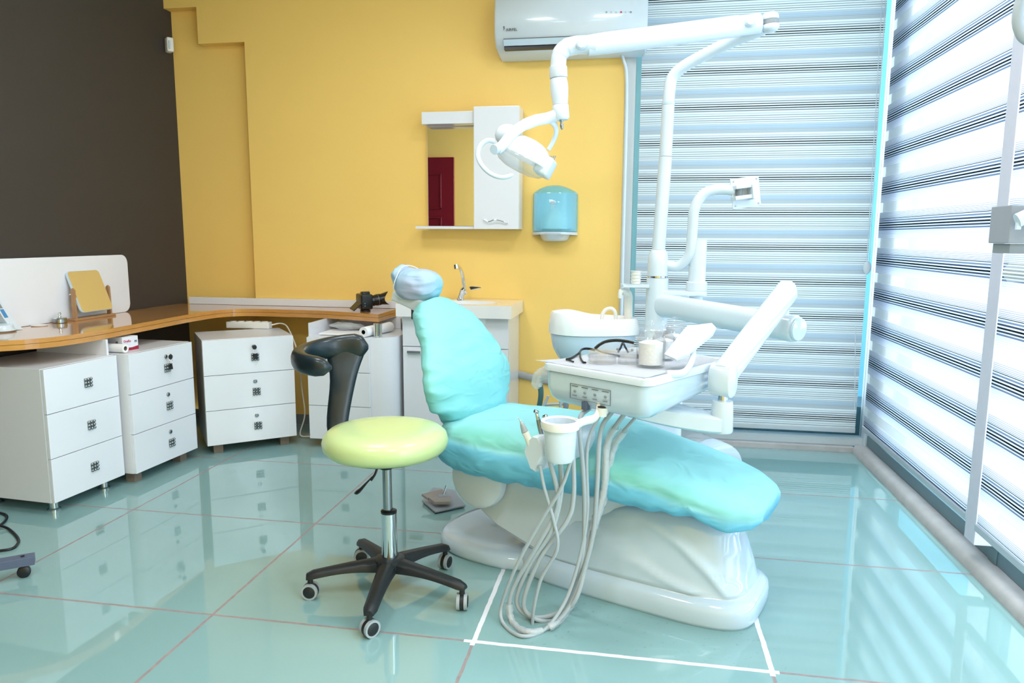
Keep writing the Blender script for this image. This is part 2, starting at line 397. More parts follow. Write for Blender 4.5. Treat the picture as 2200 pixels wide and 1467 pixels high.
# yellow back wall: one slab with a stepped recess towards the left corner
xs1, xs2, zs1, zs2 = -1.948, U(424, 60, Y=YB).x, U(478, 92, Y=YB).z, U(380, 17, Y=YB).z
out = [(0.345, 0), (0.345, 2.22), (.33, 2.25), (.305, 2.262), (.305, CEIL), (XL, CEIL), (XL, zs2), (xs2, zs2), (xs2, zs1), (xs1, zs1), (xs1, 0)]
wb = MB(); wb.plate([(x, YB, z) for x, z in out], (0, 1, 0), .2); wb.b2((XL, YB+.07, 0), (xs1+.05, YB+.19, zs2+.2))
struct(wb.build('wall_back', 'yellow', sm=False))
quadbox('wall_rear', (XL-.15, YF-.12, 0), (2.1, YF, CEIL), 'yellow')
quadbox('baseboard_back', (XL, YB-.012, 0), (-.9, YB, .06), 'mid_grey')
# marble curbs
cr = MB(); n = 60; R = []
for i in range(n+1):
    y = lerp(YF, YB, i/n); w = .004*noise.noise(V(y*7, 0, 0)); h = .042+.003*noise.noise(V(y*5, 3, 0))
    R.append([V(XR-.012+w, y, 0), V(XR-.006+w, y, .02), V(XR+.012, y, h), V(XR+.075, y, h+.004), V(XR+.075, y, -.02), V(XR-.01, y, -.02)])
cr.rings(R); struct(cr.build('trim_1', 'stone', ang=50))
struct(MB().b2((.36, YB-.012, -.02), (XR, YB+.07, .03), .006).build('trim_2', 'stone', sm=False))
# back window
def frame(name, boxes, m='frame_light'):
    b = MB()
    for a, c in boxes: b.b2(a, c, .003)
    return struct(b.build(name, m, sm=False))
wf = frame('window_1', [((.345, YB+.005, .03), (.405, YB+.09, CEIL)), ((.405, YB+.02, .03), (1.80, YB+.09, .075)), ((.405, YB+.02, 2.62), (1.80, YB+.09, CEIL)), ((1.735, YB-.03, .03), (1.80, YB+.09, CEIL))])
struct(MB().b2((.435, YB+.05, .075), (1.735, YB+.056, 2.62)).build('window_pane', 'pane', wf, sm=False, world=True))
struct(MB().b2((.405, YB+.03, .075), (.4065, YB+.06, 2.62)).build('window_gasket', 'frame_dark', wf, sm=False, world=True))
# right hand glass wall: far bay and near bays
def bay(name, y0, y1, post=True):
    f = MB(); f.b2((XR+.06, y0, .046), (XR+.12, y1, .105), .003); f.b2((XR+.06, y0, 2.62), (XR+.12, y1, CEIL), .003); f.b2((XR+.055, y0-.03, .046), (XR+.13, y0+.03, CEIL), .003)
    o = struct(f.build(name, 'frame_dark', sm=False))
    struct(MB().b2((XR+.085, y0+.03, .105), (XR+.091, y1-.01, 2.62)).build('window_pane', 'pane', o, sm=False, world=True)); return o
bay('window_2', .77, YB-.0); bay('window_3', -1.0, .74); bay('window_4', YF, -1.03)
struct(MB().b2((XR-.020, .745, .115), (XR+.056, .825, CEIL), .003).build('trim_3', 'post_lilac', sm=False))
# masonry past the back window, added pier and kerb blocking light, and the paving
struct(MB().b2((.1, YB+.25, -.1), (.62, YB+.6, CEIL+.3)).build('exterior_column', 'outside_pale', sm=False))
o_ = MB().b2((XR+.14, 1.93, -.1), (XR+.5, YB+.5, CEIL+.3)).build('light_block_pier', 'outside', sm=False); struct(o_)  # unseen pier, added to block light and turn the blind bluish
struct(MB().b2((-.6, YB+.2, -.3), (2.2, 3.3, -.1)).build('exterior_paving', 'outside_floor', sm=False))
struct(MB().b2((.345, YB+.1, -.1), (1.9, YB+.4, .24)).build('light_block_kerb', 'outside_floor', sm=False))  # kerb raised to cut the bright sky light below the blind rail
# dark red panelled door in the wall behind the camera, seen in the mirror
dr = MB().b2((-2.45, YF, 0), (-1.915, YF+.04, 2.2), .004); d_ = struct(dr.build('door_1', 'red', sm=False))
for z0, z1 in ((.25, .95), (1.12, 1.45), (1.55, 2.0)):
    for a, c in (((-2.10, z0), (-2.08, z1)), ((-2.37, z0), (-2.35, z1)), ((-2.37, z0), (-2.08, z0+.02)), ((-2.37, z1-.02), (-2.08, z1))):
        struct(MB().b2((a[0], YF+.04, a[1]), (c[0], YF+.055, c[1]), .004).build('door_moulding', 'red', d_, sm=False, world=True))
# panels out of view, added as housings for the ceiling fill
for i, (x, y) in enumerate(lamps):
    t = thing('added_ceiling_panel', 'unseen square ceiling panel added for fill light, %s' % ['left of the two by the back wall', 'right of the two by the back wall', 'left of the two behind the camera', 'right of the two behind the camera'][i], 'ceiling light', (x, y, CEIL-.04), 0, 'added ceiling fill panels')
    b = MB()
    for a, c in (((-.32, -.32), (.32, -.29)), ((-.32, .29), (.32, .32)), ((-.32, -.29), (-.29, .29)), ((.29, -.29), (.32, .29))): b.b2((*a, 0), (*c, .04))
    b.build('frame', 'white_plastic', t, sm=False); MB().b2((-.29, -.29, .02), (.29, .29, .04)).build('diffuser', 'paper', t, sm=False)

# ---------------------------------------------------------------- blinds
ZD_B = U(1700, 303.5, Y=2.25).z; ZD_R = U(2151, 471, X=1.69).z
M['blind_closed'] = blind_mat('zebra_fabric_closed', 0, .1887, 'closed')
M['blind_open'] = blind_mat('zebra_fabric_open', 0, .183, 'open')
def blind(label, loc, a, b, zb, zt, m, rail_m, side):
    "a,b: ends of the fabric in plan; loc z is the height of one darkest stripe so that the weave starts there"
    t = thing('zebra_blind', label, 'blind', (a[0], a[1], loc), 0, 'zebra roller blinds')
    A, B = V(*a, 0), V(*b, 0); d = (B-A).normalized(); nrm = V(-d.y, d.x, 0)
    f = MB(); nn = 40; R = []
    for i in range(nn+1):
        p = (B-A)*(i/nn)+nrm*.002*noise.noise(V(i*.2, loc, 0)); R.append([p+V(0, 0, zb+.02-loc)+nrm*.0006, p+V(0, 0, zt-loc)+nrm*.0006, p+V(0, 0, zt-loc)-nrm*.0006, p+V(0, 0, zb+.02-loc)-nrm*.0006])
    f.rings(R); f.build('fabric', m, t, sm=False)
    q = MB(); L = (B-A).length
    q.box((A*0+(B-A)/2)+V(0, 0, zb+.012-loc), (L, .018, .026), math.atan2(d.y, d.x), .004); q.build('bottom_rail', rail_m, t, sm=False)
    q = MB(); q.box((B-A)/2+V(0, 0, zt+.04-loc), (L-.07, .075, .085), math.atan2(d.y, d.x), .01); q.build('head_box', 'white_plastic', t, sm=False)
    return t
b1 = blind('wide grey striped zebra blind on the back window behind the dental unit', ZD_B, (.435, 2.25), (1.672, 2.25), .125, 2.70, 'blind_closed', 'alu', 1)
b2_ = blind('white and black striped zebra blind on the right glass wall, nearest the corner', ZD_R, (1.70, 2.20), (1.70, .84), .155, 2.70, 'blind_open', 'alu', 1)
b3 = blind('white and black striped zebra blind at the right photo edge, nearest the camera', ZD_R, (1.665, .735), (1.665, -.95), .175, 2.70, 'blind_open', 'alu', 1)
def beads(t, pts, x):
    q = MB(); q.tube(cat(pts, 10), .0022, 6); q.build('bead_chain', 'white_plastic', t, world=True)
beads(b1, [U(1895, 0, Y=2.235), U(1868, 470, Y=2.235), U(1862, 560, Y=2.235)], 0); beads(b1, [U(1903, 0, Y=2.235), U(1873, 470, Y=2.235), U(1868, 560, Y=2.235)], 0)
MB().ball(U(1863, 575, Y=2.235), .026, (.8, .35, 1.4)).build('chain_weight', 'white_plastic', b1, world=True)
MB().tube(cat([U(1838, 700, Y=2.2), U(1836, 880, Y=2.2)], 4), .0022, 6).build('cord', 'white_plastic', b1, world=True)
for zz in (.3,): MB().cyl((1.68, .845, .18), (1.68, .845, .215), .008, n=12).build('end_stop', 'white_plastic', b2_, world=True)

# ---------------------------------------------------------------- wall fixtures
# air conditioner
t = thing('air_conditioner', 'white wall mounted split air conditioner above the mirror cabinet', 'air conditioner', (.05, 2.29, 2.2))
ac = MB(); x0, x1 = -.36, .46
prof = [(2.295, 2.19), (2.2, 2.2), (2.13, 2.225), (2.105, 2.27), (2.095, 2.36), (2.11, 2.50), (2.16, 2.535), (2.295, 2.535)]
R = [[V(lerp(x0, x1, e), lerp(2.2, y, s_), lerp(2.37, z, s_)) for y, z in prof] for e, s_ in ((0, .93), (.012, 1), (.988, 1), (1, .93))]
ac.rings(R); ac.build('housing', 'white_plastic', t, ang=45, world=True)
MB().b2((x0+.05, 2.098, 2.262), (x1-.05, 2.113, 2.266)).build('panel_seam', 'print', t, sm=False, world=True)
lv = MB(); lv.plate([(x0+.05, 2.116, 2.232), (x1-.05, 2.116, 2.232), (x1-.05, 2.10, 2.262), (x0+.05, 2.10, 2.262)], (0, -1, -.4), .006, .002); lv.build('louvre', 'white_gloss', t, sm=False, world=True)
MB().b2((x0+.05, 2.12, 2.214), (x1-.09, 2.16, 2.231)).build('air_outlet', 'black', t, sm=False, world=True)
for k in range(6):
    p = U(1303+k*10.5, 26, Y=2.094); MB().cyl(p, p+V(0, -.002, 0), .0045, n=16).build('indicator', ['grey_plastic', 'white_gloss', 'white_gloss', 'pinkred', 'white_gloss', 'mid_grey'][k], t, world=True)
text('AIRFEL', .021, U(1087, 67, Y=2.094), (1, 0, 0), (0, 0, 1), 'black', t)
p = U(1081, 62, Y=2.094); MB().plate([p+V(0, 0, .012), p+V(.008, 0, .014), p+V(.005, 0, .004), p+V(.009, 0, .005), p+V(.001, 0, -.01), p+V(.003, 0, .001)], (0, -1, 0), .001).build('emblem', 'black', t, sm=False, world=True)
# refrigerant / corner trunking beside the window frame
tr = MB(); tr.tube(cat([(.30, 2.27, 2.21), (.335, 2.26, 2.17), (.357, 2.262, 2.0), (.360, 2.27, 1.2), (.36, 2.275, .4)], 8), .009, 10)
tag(tr.build('conduit', 'white_plastic'), 'thin white pipe running down beside the window frame from the air conditioner', 'pipe')
# motion sensor
t = thing('motion_sensor', 'small white motion sensor high in the left room corner', 'sensor', (-2.44, 2.33, 2.31))
c_ = U(363, 97, Y=2.30); MB().box(c_, (.062, .04, .085), math.radians(-38), .01).build('housing', 'cream', t, world=True)
MB().box(c_+V(.012, -.019, -.004), (.035, .01, .05), math.radians(-38), .004).build('lens', 'white_gloss', t, world=True)
# mirror cabinet
t = thing('mirror_cabinet', 'white wall cabinet with mirror and shelf above the washbasin', 'mirror cabinet', (-.5, 2.29, 1.24))
xa, xm, xb = -.797, -.488, -.228
MB().b2((xm, 2.165, 1.243), (xb, 2.295, 1.922), .002).build('cupboard', 'cabinet', t, sm=False, world=True)
dd = MB().b2((xm, 2.148, 1.243), (xb-.001, 2.1635, 1.922), .002).build('door', 'cabinet', t, sm=False, world=True)
hp = [U(1040, 471, Y=2.135), U(1050, 476, Y=2.13), U(1062, 472, Y=2.128), U(1075, 474, Y=2.13), U(1089, 479, Y=2.135)]
hb = MB().tube(cat(hp, 6), .0032, 8); hb.cyl(hp[0], hp[0]+V(0, .015, 0), .003, n=8); hb.cyl(hp[-1], hp[-1]+V(0, .015, 0), .003, n=8); hb.build('handle', 'chrome', dd, world=True)
MB().b2((xa, 2.165, 1.835), (xm-.001, 2.25, 1.902), .002).build('light_pelmet', 'cabinet', t, sm=False, world=True)
MB().b2((xa, 2.276, 1.26), (xm-.001, 2.295, 1.84), .001).build('back_panel', 'cabinet', t, sm=False, world=True)
MB().b2((xa+.004, 2.2695, 1.262), (xm-.003, 2.2755, 1.834)).build('mirror', 'mirror', t, sm=False, world=True)
MB().b2((xa-.045, 2.165, 1.243), (xm-.001, 2.275, 1.258), .002).build('shelf', 'cabinet', t, sm=False, world=True)
# towel dispenser
t = thing('paper_towel_dispenser', 'translucent blue and white paper towel dispenser on the yellow wall', 'towel dispenser', (-.05, 2.29, 1.17))
yd = 2.29; sx = [U(1139, 500, Y=2.2).x, U(1238, 500, Y=2.2).x]; cx = sum(sx)/2; hw = (sx[1]-sx[0])/2
def disp_ring(w, z, d, arc=0):
    out = []
    for k in range(24):
        t_ = k/23; x = -w+2*w*t_; out.append(V(cx+x, yd-d*(1-abs(2*t_-1)**3.2)-.004, z-arc*(abs(2*t_-1)**2)))
    out += [V(cx+w, yd, z-arc), V(cx-w, yd, z-arc)]; return out
zt, zb_ = U(1188, 397, Y=2.2).z, U(1188, 496, Y=2.2).z
cv = MB().rings([disp_ring(hw*.985, zb_-.004, .115), disp_ring(hw, zb_+.03, .12), disp_ring(hw*.985, zt-.05, .118), disp_ring(hw*.96, zt-.012, .10, .03), disp_ring(hw*.9, zt, .055, .035)]); cv.build('cover', 'blue_clear', t, ang=50, world=True)
MB().b2((cx-hw*.93, 2.285, zb_), (cx+hw*.93, 2.295, zt-.04)).build('back_plate', 'white_plastic', t, sm=False, world=True)
MB().rings([disp_ring(hw*.72, zb_+.012, .075), disp_ring(hw*.72, zb_+.05, .075), disp_ring(hw*.35, zb_+.10, .05), disp_ring(hw*.12, zb_+.13, .03)]).build('paper_stack', 'paper', t, ang=60, world=True)
bt = MB(); bt.rings([disp_ring(hw*.50, zb_-.058, .085), disp_ring(hw*.60, zb_-.045, .10), disp_ring(hw*.66, zb_-.022, .115), disp_ring(hw*1.0, zb_-.018, .12, .006), disp_ring(hw, zb_-.005, .122, .002)]); bt.build('tray', 'white_plastic', t, ang=60, world=True)
MB().ball(U(1188, 434, Y=2.166), .016, (1, .15, .6)).build('emblem', 'white_gloss', t, world=True)
for k in (-1, 1): MB().ball(U(1188, 434, Y=2.163)+V(k*.005, 0, 0), .0025, (1, .6, 1)).build('emblem_dot', 'pinkred', t, world=True)
for k in range(3): p = U(1183, 441+k*3, Y=2.166); MB().b2(p, p+V(.022, .0015, .002)).build('print_line', 'white_gloss', t, sm=False, world=True)
# cable trunking low on the wall
t = MB(); t.tube(cat([U(1095, 799, Y=2.285), U(1165, 816, Y=2.285), U(1240, 830, Y=2.285)], 6), .022, 12, flat=(1, .5)); tag(t.build('wall_pipe', 'pipe_grey'), 'grey pipe trunking low on the yellow wall behind the dental chair', 'pipe')

# ---------------------------------------------------------------- desk
def arc(c, r, a0, a1, n): return [(c[0]+r*cos(math.radians(lerp(a0, a1, k/n))), c[1]+r*sin(math.radians(lerp(a0, a1, k/n)))) for k in range(n+1)]
edge = cat([(-2.47, .50, 0), (-2.30, .515, 0), (-2.169, .59, 0), (-2.06, .70, 0), (-2.01, .84, 0), (-2.0, 1.05, 0), (-2.01, 1.36, 0), (-2.02, 1.66, 0), (-2.012, 1.86, 0), (-1.985, 1.97, 0), (-1.92, 2.04, 0), (-1.82, 2.068, 0), (-1.67, 2.07, 0), (-1.36, 2.05, 0), (-.996, 1.935, 0)], 6)
poly = [(p.x, p.y) for p in edge]+[(-.995, 2.28), (XL+.002, 2.28), (XL+.002, .50)]
t = thing('desk_worktop', 'glossy light wood L-shaped worktop with curved front edge', 'worktop', (-2.2, 1.6, .705))
b = MB(); b.prism(poly, .74, .76); b.build('top_board', 'wood', t, sm=False, world=True)
b = MB(); b.prism(poly, .716, .7385); b.build('lower_board', 'wood', t, sm=False, world=True)
tag(MB().b2((-2.40, 2.272, .761), (-1.0, 2.298, .805), .002).build('upstand', 'cabinet', sm=False), 'long white upstand strip along the back edge of the wooden worktop', 'upstand')
q = MB(); q.plate([(XL+.012, 1.33+x, .924+z) for x, z in rrect(.90, .325, .045)], (1, 0, 0), .018, .002)
tag(q.build('desk_screen', 'cabinet', sm=False), 'white rounded desk screen standing against the dark brown wall', 'screen')

# drawer cabinets
def knob(parent, x, y, z, s=.045, m='steel'):
    b = MB(); b.box((x, y+.004, z), (s*.9, .008, s*.9))
    for i in (-1, 0, 1):
        for j in (-1, 0, 1): b.ball((x+i*s/3, y-.004, z+j*s/3), s/6.2, (1, .9, 1), seg=10)
    return b.build('knob', m, parent, ang=60)
def lock(parent, x, y, z): 
    b = MB(); b.lathe((x, y+.0, z), [(.0105, 0), (.0105, .004), (.008, .006), (.005, .006), (.004, .002)], 20, axis=(0, -1, 0)); return b.build('lock', 'steel', parent)
def cabinet(label, loc, rz, w, d, feet='round', locks=(), divider=False, zb=.055, zt=.64, curved=False):
    "local frame: origin on the floor at the front left corner, +x along the front, +y into the cabinet"
    t = thing('drawer_cabinet', label, 'drawer cabinet', (*loc, 0), rz, 'white three drawer cabinets under the worktop')
    if curved:
        pts = [(0, .02), (w-.13, .02)]+[(w-.13+.13*sin(a), .15-.13*cos(a)) for a in [PI/2*k/10 for k in range(1, 11)]]+[(w, d), (0, d)]
        MB().prism(pts, zb, zt).build('body', 'cabinet_side', t, ang=30)
        fw = w-.13
    else: MB().b2((0, .0185, zb), (w, d, zt), .001).build('body', 'cabinet_side', t, sm=False); fw = w
    h = (zt-zb)/3
    for k in range(3):
        z1 = zt-k*h; dr = MB().b2((0.001, 0, z1-h+.0015), (fw-.001, .018, z1-.0015), .0012).build('drawer', 'cabinet', t, sm=False)
        knob(dr, fw*.56, 0, z1-h*(.55 if locks else .5)-.0)
        if locks: lock(dr, fw*.55, 0, z1-h*.25)
    for fx, fy in ((.06, .07), (w-.06, .07), (.06, d-.07), (w-.06, d-.07)):
        if feet == 'round': MB().lathe((fx, fy, 0), [(.027, 0), (.027, .006), (.018, .01), (.018, zb)], 20).build('foot', 'chrome', t)
        else: MB().b2((fx-.025, fy-.025, 0), (fx+.025, fy+.025, zb), .002).build('foot', 'board', t, sm=False)
    if divider: MB().b2((divider[0], .03, zt), (divider[0]+.012, d-.02, .715), .001).build('riser', 'cabinet', t, sm=False)
    return t
a1 = math.atan2(1.03-.63, -1.955+1.985)
c1 = cabinet('white drawer cabinet at the left photo edge, without locks', (-1.985, .628), a1, .40, .455, divider=(.375,))
a2 = math.atan2(.455, .028)
c2 = cabinet('white drawer cabinet second from the left, keys hanging in its angled lock', (-1.905, 1.043), a2, .455, .52, 'board', locks=True)
a3 = math.atan2(.30, .375)
c3 = cabinet('white drawer cabinet turned diagonally in the room corner, power strip on top', (-1.84, 1.53), a3, .48, .40, 'board', locks=True)
c4 = cabinet('white drawer cabinet with rounded right side beside the washbasin, behind the stool', (-1.367, 1.79), .02, .495, .46, divider=(0,), curved=True)
MB().b2((.02, .452, .641), (.50, .458, .715)).build('back_rail', 'cabinet', c4, sm=False)
for p in ((.385, .075), (.455, .36)):
    MB().lathe((*p, .641), [(.0, .074), (.019, .074), (.019, 0), (0, 0)][::-1], 20).build('post', 'chrome', c4)
MB().lathe((.412, .066, .641), [(.007, 0), (.007, .074)], 12).build('post', 'chrome', c4)
def keys(label, pos, rz):
    k = thing('key_set', label, 'keys', pos, rz, 'keys hanging in the drawer locks')
    b = MB(); b.plate([(x, -.030, z) for x, z in rrect(.011, .03, .004)], (0, 1, 0), .003); b.b2((-.002, -.018, -.001), (.002, -.004, .001)); b.build('key', 'steel', k, sm=False)
    MB().plate([(x*.9+.0, -.033, z) for x, z in rrect(.024, .022, .008)], (0, 1, 0), .008, .002).build('key_head', 'black', k, sm=False)
    MB().tube([V(.003+.011*cos(a), -.028, -.022+.013*sin(a)) for a in [2*PI*i/20 for i in range(20)]], .0009, 6, closed=True).build('key_ring', 'chrome', k)
    MB().plate([(.006+x, -.026, -.052+z) for x, z in ((-.007, .017), (.007, .017), (.012, -.014), (-.012, -.014))], (0, 1, 0), .006, .002).build('key_fob', 'black', k, sm=False)
    return k
def local(t, x, y, z): return Matrix.Translation(t.location) @ t.rotation_euler.to_matrix().to_4x4() @ Vector((x, y, z))
h_ = (.64-.055)/3
bpy.context.view_layer.update()
keys('keys hanging in the top drawer lock of the second cabinet', local(c2, .455*.55, 0, .64-h_*.25), a2)
keys('keys hanging in the top drawer lock of the corner cabinet', local(c3, .48*.55, 0, .64-h_*.25), a3)

# things under and on the desk
t = thing('power_strip', 'white power strip lying on the corner cabinet', 'power strip', U(532, 706, z=.64))
pc = U(532, 706, z=.64); ps = MB(); ps.box(pc+V(0, .02, .021), (.27, .055, .04), math.radians(4), .006); ps.build('housing', 'cream', t, world=True)
for k in range(5): MB().lathe(pc+V(-.10+.05*k, .02+.0035*(k-2), .0405), [(0, 0), (.019, 0), (.019, .004), (.014, .004)], 20).build('socket', 'cream', t, world=True)
pts = [pc+V(.137, .035, .022), pc+V(.19, .06, .03), pc+V(.24, .05, .0), U(640, 760, Y=1.95), U(648, 830, Y=2.05), U(655, 890, Y=2.02), V(-1.52, 1.98, .0+.02), V(-1.45, 1.97, .012)]
MB().tube(cat(pts, 8), .004, 8).build('cable', 'cream', t, world=True)
gb = thing('glove_box', 'white and crimson box of gloves under the worktop edge', 'box', (-1.985, 1.165, .64), math.radians(78))
MB().b2((-.045, -.0, 0), (.045, .11, .068), .001).build('carton', 'cardboard', gb, sm=False)
b = MB(); b.plate([(-.0455+.0, 0, 0)]*0 or [(-.046, -.001, .001), (.046, -.001, .001), (.046, -.001, .020), (.01, -.001, .014), (-.02, -.001, .015), (-.046, -.001, .026)], (0, 1, 0), .0008); b.build('print_band', 'crimson', gb, sm=False)
b = MB(); b.plate([(-.0465, 0, .001), (-.0465, .11, .001), (-.0465, .11, .03), (-.0465, .05, .02), (-.0465, 0, .024)], (1, 0, 0), .0008); b.build('print_band', 'crimson', gb, sm=False)
text('DryEx', .016, (-.038, -.0016, .042), (1, 0, 0), (0, 0, 1), 'pinkred', gb, world=False)
text('M', .017, (.024, -.0016, .036), (1, 0, 0), (0, 0, 1), 'navy', gb, world=False)
text('M', .017, (-.0472, .04, .036), (0, -1, 0), (0, 0, 1), 'navy', gb, world=False)
def roll(name, label, cat_, a, b, r0_, r1_, core='black'):
    t = thing(name, label, cat_, ((a[0]+b[0])/2, (a[1]+b[1])/2, a[2]-r1_)); a, b = Vector(a), Vector(b); d = (b-a); L = d.length
    MB().lathe(a, [(r0_, .001), (r0_, 0), (r1_*.97, 0), (r1_, .003), (r1_, L), (r0_, L), (r0_, L-.001)], 36, axis=d, cap=False).build('paper', 'paper', t, world=True)
    MB().lathe(a, [(r0_, .002), (r0_*.93, .002), (r0_*.9, L-.01), (0.001, L-.01)], 24, axis=d, cap=False).build('core', 'board' if core == 'board' else core, t, world=True); return t
e0 = U(252, 745, Y=1.07); roll('small_roll', 'small paper roll with brown core lying beside the glove box', 'roll', (-1.95, 1.085, .662), (-2.08, 1.095, .662), .011, .0205, 'board')
rl = U(776, 707, Y=1.80); roll('paper_towel_roll', 'white paper roll lying under the worktop by the chrome posts', 'paper roll', (rl.x, 1.83, .641+.029), (rl.x+.06, 2.10, .641+.029), .0125, .029, 'black')
b = MB(); R = []
b.box((-1.20, 1.97, .6475), (.26, .20, .010), .02, .003); tag(b.build('paper_pack', 'paper', sm=False), 'flat white paper pack lying under the worktop left of the paper roll', 'paper pack')
b = MB()
for i in range(9):
    b_ = []
    for j in range(12):
        a_ = 2*PI*j/12; k = sin(PI*(i+.5)/9); b_.append(V(-1.22+.18*(i/8-.5)*1.25, 2.02+.06*cos(a_)*k+.004*noise.noise(V(i, j, 0)), .655+max(0, .024+.022*sin(a_)*k+.012*noise.noise(V(i*.8, j*.9, 3)))))
    R.append(b_)
b.rings(R); tag(b.build('plastic_bag', 'wax', ang=80), 'crumpled clear plastic bag on the white paper pack under the worktop', 'plastic bag')

def on(px, py, z=.7605):
    p = U(px, py, z=z)
    if p.x < -2.40: p = U(px, py, X=-2.40); p.z = z
    return p
# camera
P0 = on(785, 668); t = thing('camera', 'black photo camera with flipped out screen and hooded lens on the worktop', 'camera', P0)
def rotz(a): return Matrix.Rotation(a, 3, 'Z')
ca = math.radians(38)
cl = thing  # (kept short)
Rc = rotz(ca); 
def cw(x, y, z): return P0+Rc @ V(x, y, z)
b = MB(); b.box(cw(-.005, 0, .058), (.07, .115, .088), ca, .010); b.build('body', 'black_lens', t, world=True)
b = MB(); b.box(cw(.002, .004, .102), (.05, .042, .026), ca, .008); b.build('viewfinder', 'black_lens', t, world=True)
b = MB(); b.lathe(cw(.030, .0, .058), [(.0, 0), (.032, 0), (.033, .02), (.030, .022), (.034, .04), (.034, .062), (.030, .064)], 32, axis=Rc @ V(1, .05, .12)); b.build('lens', 'black_lens', t, world=True)
ax_ = (Rc @ V(1, .05, .12)).normalized(); b = MB(); c0 = cw(.030, 0, .058)+ax_*.062; yy = V(0, 0, 1).cross(ax_).normalized(); zz = ax_.cross(yy); R1 = []; 
R1 = [[c0+(yy*cos(2*PI*k/48)+zz*sin(2*PI*k/48))*r+ax_*(h*(1+.55*cos(4*PI*k/48+PI) if f else 1)) for k in range(48)] for r, h, f in ((.031, 0, 0), (.040, .035, 1), (.0375, .034, 1), (.029, .002, 0))]
b.rings(R1, cap=False); b.build('lens_hood', 'black_lens', t, world=True)
b = MB(); b.plate([cw(-.038, -.055, .055), cw(-.038, .035, .062), cw(-.088, .025, .018), cw(-.088, -.06, .012)], (Rc @ V(.3, 0, -.5)), .007, .002); b.build('screen', 'black_lens', t, sm=False, world=True)
b = MB(); b.lathe(cw(.0, 0, .0), [(0, 0), (.03, 0), (.03, .008), (.018, .014)], 24); b.build('tripod_plate', 'black', t, world=True)
for dx, dy, dz in ((-.015, -.05, .098), (.01, -.05, .098), (-.02, -.063, .05), (-.02, -.063, .035), (.02, -.01, .118)): MB().ball(cw(dx, dy, dz), .0028, seg=8).build('button', 'grey_plastic', t, world=True)
MB().lathe(cw(.03, 0, .058)+ax_*.045, [(.0345, 0), (.035, .001), (.0345, .0025)], 32, axis=ax_, cap=False).build('lens_ring', 'steel', t, world=True)
# cosmetic mirror
pm = U(200, 678, z=.75); pm = V(-2.33, 1.43, .75)
pm = on(193, 677)
t = thing('table_mirror', 'small tilting mirror on a light wood stand on the worktop', 'table mirror', pm)
bl, br = on(152, 679), on(240, 670); xd = (br-bl).normalized(); yd_ = V(-xd.y, xd.x, 0); Lm = (br-bl).length
ct = (bl+br)/2; Rm = Matrix((xd, yd_, V(0, 0, 1))).transposed()
def mw(x, y, z): return ct+xd*x+yd_*y+V(0, 0, z)
MB().box(mw(0, 0, .006), (Lm, .05, .012), R=Rm, bev=.001).build('base', 'mirror_wood', t, sm=False, world=True)
for s_ in (-1, 1):
    MB().plate([mw(s_*(Lm/2-.022), y, .012+z) for y, z in ((-.012, 0), (.012, 0), (.010, .145), (.0, .155), (-.010, .145))], xd*1.0, .012, .001).build('upright', 'mirror_wood', t, sm=False, world=True)
    MB().ball(mw(s_*(Lm/2-.008)+.0, 0, .135), .005, seg=12).build('pivot', 'chrome', t, world=True)
tl = math.radians(-20); upv = (V(0, 0, 1)*cos(tl)+yd_*(-sin(tl))).normalized(); mc = mw(0, 0, .145); nv = xd.cross(upv)
wM = Lm-.065
out = rrect(wM, .225, .022)
MB().plate([mc+xd*x+upv*z for x, z in out], -nv*1.0, .009, .001).build('mirror_back', 'white_gloss', t, sm=False, world=True)
MB().plate([mc+nv*.001+xd*x*.97+upv*z*.98 for x, z in out], nv, .002).build('mirror_face', 'mirror', t, sm=False, world=True)
# spirit burner, lid, polishing device
p = on(128, 684); t = thing('spirit_burner', 'small round steel spirit burner left of the table mirror', 'burner', p)
MB().lathe(p, [(0, 0), (.030, 0), (.032, .002), (.032, .020), (.030, .022)], 32).build('body', 'steel', t, world=True)
MB().lathe(p+V(0, 0, .0225), [(.031, 0), (.028, .004), (.008, .008), (.008, .012), (.0, .012)], 32).build('lid', 'chrome', t, world=True)
MB().lathe(p+V(0, 0, .036), [(.0045, 0), (.0045, .004), (.009, .006), (.009, .012), (.006, .014), (.006, .018), (.0, .018)], 20).build('wick_cap', 'chrome', t, world=True)
p = on(84, 691); tag(MB().lathe(p, [(0, 0), (.033, 0), (.036, .004), (.033, .0045), (.0, .003)], 32).build('dish_lid', 'paper'), 'flat white disc lying on the worktop beside the spirit burner', 'lid')
p = on(22, 698); t = thing('apex_locator', 'white handheld dental device with blue keys leaning at the left photo edge', 'dental device', p)
b = MB(); w_ = .026
b.rings([[p+V(.0+dx*(1-.45*k)+.01*(1-k)**3, -.095*k+dy*(1-.45*k)-.01+.02*(1-k)**4, .002+.20*k) for dx, dy in ((-.022, -w_), (.022, -w_), (.022, w_), (-.022, w_))] for k in (0, .06, .15, .3, .5, .75, 1)]); b.build('body', 'white_plastic', t, ang=50, world=True)
kp = lambda y, z: p+V(.0225*(1-.45*z/.2)+.001, -.095*z/.2+y-.01, z+.002)
b = MB(); b.plate([kp(-.012, .03), kp(.012, .03), kp(.009, .10), kp(-.009, .10)], (1, 0, .1), .002, .0005); b.build('key_panel', 'blue_print', t, sm=False, world=True)
b = MB(); b.plate([kp(-.009, .105), kp(.009, .105), kp(.007, .135), kp(-.007, .135)], (1, 0, .1), .0022, .0005); b.build('display', 'mid_grey', t, sm=False, world=True)
for dx in (-.02, .025): MB().b2(p+V(dx-.008, -.03, -.0), p+V(dx+.008, -.02, .004)).build('foot', 'black', t, sm=False, world=True)
MB().tube(cat([p+V(.0, -.125, .235), p+V(.006, -.105, .205), p+V(.010, -.09, .165)], 5), .004, 8).build('probe', 'chrome', t, world=True)
